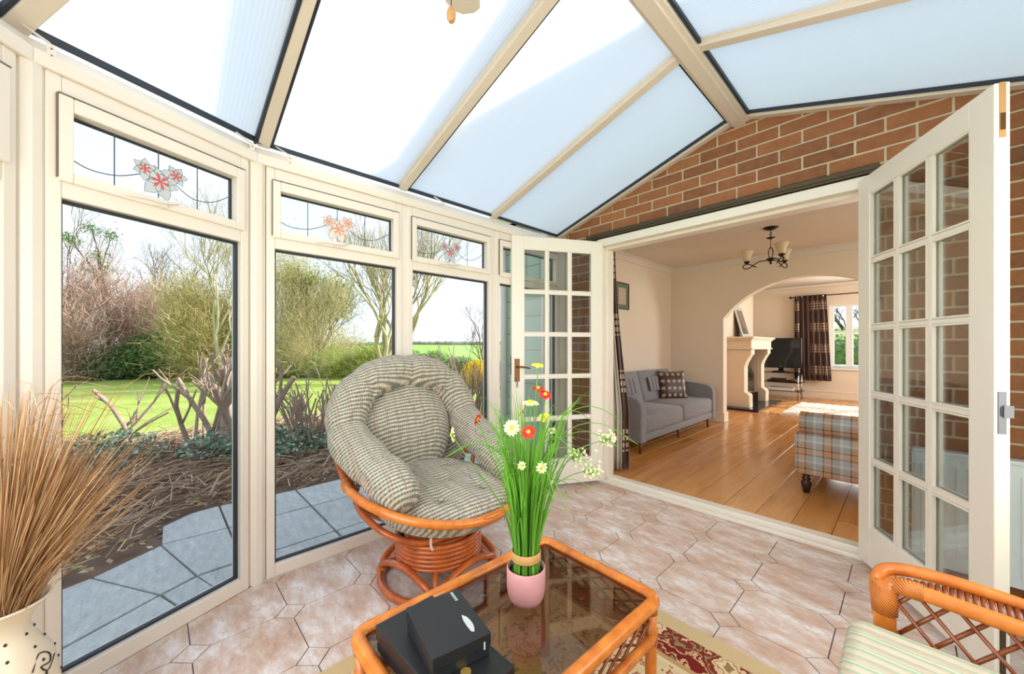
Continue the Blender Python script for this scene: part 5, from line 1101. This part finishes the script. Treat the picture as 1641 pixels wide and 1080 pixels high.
def cut_stem(mbs, mbc, p, d, L, r_, rnd, lvl=0, br=1):
    pts = [Vector(p)]; dd = Vector(d).normalized()
    for i in range(4): dd = (dd+Vector((rnd.gauss(0, .12), rnd.gauss(0, .12), rnd.gauss(0, .08)))).normalized(); pts.append(pts[-1]+dd*L/4)
    rs = [r_*(1-.09*i) for i in range(5)]; mbs.tube(pts, rs, 7, cap=False)
    e_ = pts[-1]; mbc.tube([e_-dd*.002, e_+dd*.003], rs[-1]*1.02, 7)
    if lvl < 2:
        for _ in range(rnd.choice((1, 2)) if lvl else 2):
            i = rnd.choice((2, 3)); a = rnd.uniform(0, 6.28); nd = (dd+Vector((math.cos(a)*.6, math.sin(a)*.6, .35))).normalized(); cut_stem(mbs, mbc, pts[i], nd, L*br*rnd.uniform(.4, .65), rs[i]*.6, rnd, lvl+1, br)
def shrub(x, y, n_, h_, r_, label, seed, lean=.35, spread=.12):
    rnd = random.Random(seed); t = thing('pruned_shrub', label, 'shrub', (x, y, -.08), group='hard-pruned shrubs in the soil bed'); a_, b_ = MB(), MB()
    for k_ in range(n_):
        a = rnd.uniform(0, 6.28); q = rnd.random()**.5*spread; cut_stem(a_, b_, (x+q*math.cos(a), y+q*math.sin(a), -.08), (lean*math.cos(a), lean*math.sin(a), 1), h_*rnd.uniform(.65, 1.05), r_*rnd.uniform(.7, 1.1), rnd, 0, .4 if n_ == 1 else .85)
    a_.build('cut_stems', 'bark', t, smooth=True); b_.build('cut_ends', 'cutwood', t)
shrub(-5.95, -.60, 7, 1.15, .017, 'pruned shrub of pale splayed branches behind the dried grasses', 1, .9, .2)
shrub(-5.75, -.12, 1, 1.30, .034, 'single forked cut stem standing alone on the lawn edge', 2, .08, .01)
shrub(-5.40, .36, 6, 1.25, .026, 'thin forked cut stems between the lone stem and the thick trunks', 3, .22, .16)
shrub(-5.05, .70, 9, 1.25, .040, 'thickest cut trunks with pale sawn tops beside the window post', 4, .22, .22)
shrub(-4.85, 1.45, 40, .85, .015, 'dense thicket of short cut stems seen past the chair back', 5, .25, .30)
shrub(-4.80, 2.10, 22, .70, .020, 'dense cut stems hidden behind the chair cushion', 6, .25, .30)
shrub(-5.1, 3.75, 34, 1.05, .015, 'upright cut hedge stems beside the golden bush', 7, .15, .40)
shrub(-4.6, 4.75, 22, .85, .016, 'cut hedge stems at the house end of the bed', 9, .15, .40)
# trees and bushes
def tree(name, label, x, y, h_, r_, seed, mat='branch', spread=.5, lv=5, n0=3, trunk=.25, leaf=None, ln=0, ls=.05, cat='tree', up=.22, l1=None):
    rnd = random.Random(seed); t = thing(name, label, cat, (x, y, -.12)); mb = MB(); tips = []
    def grow(p, d, L, r, l):
        pts = [p]; dd = d; n_ = 4 if l < 3 else 2
        for i in range(n_): dd = (dd+Vector((rnd.gauss(0, .10), rnd.gauss(0, .10), rnd.gauss(0, .06)+up*.15))).normalized(); pts.append(pts[-1]+dd*L/n_)
        mb.tube(pts, [r*(1-.35*i/n_) for i in range(n_+1)], 6 if l < 2 else 4 if l < 3 else 3, cap=False)
        if l >= lv-2: tips.append(pts[-1])
        if l >= lv: return
        for k_ in range(rnd.choice((2, 3, 3)) if l else n0):
            i = n_ if k_ < 2 else rnd.randint(1, n_); a = rnd.uniform(0, 6.28); o = dd.orthogonal().normalized(); o.rotate(Matrix.Rotation(a, 3, dd)); nd = (dd+o*spread*rnd.uniform(.6, 1.3)+Vector((0, 0, up))).normalized()
            grow(pts[i], nd, (h_*l1 if (l1 and l == 0) else L)*rnd.uniform(.66, .84), r*(.45 if l1 and l == 0 else .62), l+1)
    base = Vector((x, y, -.15)); L0 = h_*trunk; grow(base, Vector((0, 0, 1)), L0, r_, 0)
    mb.build('branches', mat, t, smooth=True)
    if leaf:
        ml = MB()
        for k_ in range(ln):
            p = rnd.choice(tips)+Vector((rnd.gauss(0, .16), rnd.gauss(0, .16), rnd.gauss(0, .14)))*h_/5; u = Vector((rnd.gauss(0, 1), rnd.gauss(0, 1), rnd.gauss(0, 1))).normalized(); v = u.orthogonal(); s_ = ls*rnd.uniform(.6, 1.3); ml.quad(p, u*s_, v*s_)
        tag(ml.build('foliage', leaf, t), kind='stuff')
    return t
def bush(name, label, blobs, mat, n_, s_, seed, cat='bush', core='leaf_green'):
    rnd = random.Random(seed); x, y = blobs[0][0][:2]; t = thing(name, label, cat, (x, y, -.12)); mb = MB(); cm = MB()
    for c, r in blobs:
        leaves(mb, c, r, int(n_/len(blobs)), s_, rnd, .62); cm.ball(c, tuple(q*.66 for q in r), 14, 9, lambda d_: 1+.12*math.sin(d_[0]*9)*math.sin(d_[1]*8+d_[2]*7))
    tag(mb.build('foliage', mat, t), kind='stuff'); cm.build('inner_growth', core, t); return t
def twiggy(name, label, blobs, mat, n_, L_, w_, seed, cat='bush', leaf=None, ln=0, ls=.03):   # airy mass of bare twigs
    rnd = random.Random(seed); x, y = blobs[0][0][:2]; t = thing(name, label, cat, (x, y, -.12)); mb = MB(); lm = MB(); st = MB()
    for c, r in blobs:
        c = Vector(c); root = Vector((c.x, c.y, -.15)); lumps = [Vector((rnd.uniform(-.75, .75), rnd.uniform(-.75, .75), rnd.uniform(-.75, .75))) for _ in range(9)]
        for k_ in range(int(n_/len(blobs))):
            cc = lumps[rnd.randrange(len(lumps))]; d_ = Vector((rnd.gauss(0, .30), rnd.gauss(0, .30), rnd.gauss(0, .26))); p = Vector((c.x+(cc.x+d_.x)*r[0], c.y+(cc.y+d_.y)*r[1], c.z+(cc.z+d_.z)*r[2]))
            if p.z < -.1: continue
            u = ((p-root).normalized()+Vector((rnd.gauss(0, .5), rnd.gauss(0, .5), rnd.gauss(0, .4)))).normalized(); v = u.orthogonal().normalized(); v.rotate(Matrix.Rotation(rnd.uniform(0, 6.28), 3, u)); l_ = L_*rnd.uniform(.5, 1.3)
            mb.add([p-u*l_/2-v*w_, p-u*l_/2+v*w_, p+u*l_/2+v*w_*.3, p+u*l_/2-v*w_*.3], [(0, 1, 2, 3)])
        for k_ in range(int(ln/len(blobs))):
            cc = lumps[rnd.randrange(len(lumps))]; p = (c.x+(cc.x+rnd.gauss(0, .3))*r[0], c.y+(cc.y+rnd.gauss(0, .3))*r[1], c.z+(cc.z+rnd.gauss(0, .28))*r[2]); u = Vector((rnd.gauss(0, 1), rnd.gauss(0, 1), rnd.gauss(0, 1))).normalized(); lm.quad(p, u*ls, u.orthogonal()*ls)
        for k_ in range(9):
            a = rnd.uniform(0, 6.28); q = Vector((c.x+math.cos(a)*r[0]*.75, c.y+math.sin(a)*r[1]*.75, c.z+r[2]*rnd.uniform(.1, .8))); m_ = root.lerp(q, .5)+Vector((0, 0, r[2]*.25)); st.tube(cr([root+Vector((math.cos(a)*.08, math.sin(a)*.08, 0)), m_, q], 4), [.030, .027, .024, .021, .018, .015, .012, .009, .005], 5, cap=False)
    st.build('stems', 'branch', t, smooth=True); tag(mb.build('twigs', mat, t), kind='stuff')
    if ln: tag(lm.build('foliage', leaf, t), kind='stuff')
    return t
bush('evergreen_bush', 'large dark evergreen laurel mass beyond the lawn', [((-21.3, .6, .8), (1.6, 1.7, 1.15)), ((-21.0, 1.7, 1.0), (1.5, 1.5, 1.5)), ((-20.8, 2.9, .6), (1.4, 1.4, 1.1)), ((-21.9, -.8, .4), (1.4, 1.4, .8))], 'leaf_green', 22000, .062, 1)
bush('low_shrub', 'low bright lime shrub on the lawn under the ochre trees', [((-18.2, 3.7, .25), (.9, 1.0, .65)), ((-17.7, 4.6, .2), (.9, .9, .55))], 'leaf_lime', 9000, .045, 2)
twiggy('low_shrub', 'low yellow-green twiggy shrub beside the pale bare tree', [((-16.2, 6.0, .35), (1.0, 1.3, .9)), ((-15.4, 7.0, .3), (1.0, 1.2, .8))], 'leaf_lime', 7000, .35, .010, 12, leaf='leaf_lime', ln=5000, ls=.032)
bush('hedge_bush', 'clipped green hedge between the lawn and the hillside field', [((-14.6, 7.7, .35), (.8, .9, .75)), ((-14.0, 8.7, .3), (.8, .9, .7)), ((-13.3, 9.6, .15), (.8, .9, .6)), ((-12.6, 10.8, .1), (.8, .9, .45))], 'leaf_green', 16000, .036, 3)
bush('golden_bush', 'golden yellow conifer bush by the white wall', [((-9.2, 7.02, .22), (.30, .34, .50)), ((-9.15, 7.3, .28), (.30, .34, .50))], 'leaf_gold', 7000, .024, 4, core='leaf_gold')
twiggy('background_hedge', 'distant ochre twig line behind the other trees', [((-26, -8, 1.2), (2.5, 4, 2.6)), ((-27, -2, 1.2), (2.5, 4, 2.6)), ((-26, 3.5, 1.2), (2.5, 3.5, 2.4)), ((-23, 7.5, .8), (2.2, 2.4, 1.6))], 'leaf_ochre', 12000, .7, .016, 5)
twiggy('pink_thicket', 'pinkish-brown twiggy thicket at the far lawn corner', [((-22.0, -3.9, 1.7), (1.9, 2.0, 2.4)), ((-21.6, -2.2, 1.9), (1.7, 1.8, 2.4)), ((-22.2, -.6, 2.0), (1.4, 1.4, 1.8))], 'leaf_pink', 19000, .5, .011, 6, leaf='leaf_pink', ln=9000, ls=.03)
twiggy('fountain_shrub', 'fountain-shaped ochre shrub of many stems near the first window post', [((-18.9, 2.0, 1.9), (1.7, 1.5, 2.2))], 'leaf_ochre', 12000, .45, .010, 42, leaf='leaf_lime', ln=9000, ls=.028)
twiggy('willow_tree', 'tall ochre tree in early bud behind the lime shrub', [((-17.6, 3.7, 2.9), (1.5, 1.4, 2.6)), ((-17.2, 4.9, 2.2), (1.3, 1.3, 2.2))], 'leaf_ochre', 9000, .45, .009, 43, cat='tree', leaf='leaf_lime', ln=11000, ls=.028)
tree('budding_tree', 'dark-trunked tree with lime buds between two window posts', -17.0, 5.0, 6.6, .12, 44, 'darkbranch', .5, 6, 4, .2, 'leaf_lime', 6000, .03)
tree('bare_tree', 'tall pale bare tree with fanning branches above the chair', -12.5, 5.65, 7.4, .19, 45, 'branch', .42, 7, 8, .12, None, 0, up=.26, l1=.27)
tree('bare_tree', 'small reddish bare tree at the edge of the field', -12.9, 10.6, 4.2, .06, 46, 'darkbranch', .6, 6, 3, .22)
tree('bare_tree', 'thin bare birch rising above the pinkish thicket', -24.5, -2.6, 8.0, .08, 47, 'darkbranch', .4, 6, 4, .3)
tree('bare_tree', 'thin bare tree above the dark evergreen mass', -23.5, .4, 7.4, .07, 48, 'darkbranch', .5, 6, 4, .26)
tree('ivy_tree', 'slim ivy-clad trunk above the evergreen mass', -23.2, -1.4, 4.4, .09, 49, 'darkbranch', .2, 2, 2, .6, 'leaf_green', 1600, .032)
tree('bare_tree', 'bare tree leaning over the evergreen towards the window post', -15.8, 1.7, 7.2, .08, 50, 'branch', .6, 7, 4, .24)
# beyond the far window
bush('front_hedge', 'green hedge outside the far sitting room window', [((-1.5, 15.2, .7), (2.0, .9, 1.0)), ((1.2, 15.0, .6), (1.8, .9, 1.1)), ((-3.6, 15.4, .6), (1.6, .9, .9))], 'leaf_green', 7000, .07, 61)
tree('street_tree', 'bare tree outside the far sitting room window', -1.3, 18, 6.0, .12, 62, 'darkbranch', .6, 6, 4, .22)
# hillside field with dry-stone wall, white garden wall
def hillf(u, v):
    ang = R(92+v*78); d_ = 24+u*95; x, y = d_*math.cos(ang), d_*math.sin(ang)
    z = -.2+max(0, d_-26)*.052*(1.22-1.0*v)*(1+.10*math.sin(v*17))+.5*math.sin(d_*.05+v*5)*u; return (x, y, z)
tag(MB().grid(hillf, 40, 40).build('hillside', 'field', smooth=True), 'pale green hillside field rising beyond the hedge', 'field', kind='structure')
sw = thing('stone_wall', 'grey drystone wall crossing the hillside field', 'stone wall', (-45, 40, 3)); mb = MB(); rnd = random.Random(9)
for k_ in range(620):
    v = k_/620; x, y, z = hillf(.62+.06*math.sin(v*9), v); mb.ball((x, y, z+.25+rnd.uniform(-.1, .25)), (rnd.uniform(.3, .6), rnd.uniform(.3, .6), rnd.uniform(.25, .45)), 6, 4)
tag(mb.build('stones', 'stone', sw), kind='stuff')
gw = thing('garden_wall', 'low white garden wall behind the rattan chair', 'wall', (-10.2, 6.6, -.12))
MB().beam((-10.9, 6.2, -.12), (-8.9, 8.2, -.12), .12, .42).build('wall_body', 'railing', gw); MB().beam((-10.9, 6.2, .30), (-8.9, 8.2, .30), .16, .03).build('wall_coping', 'stone', gw)
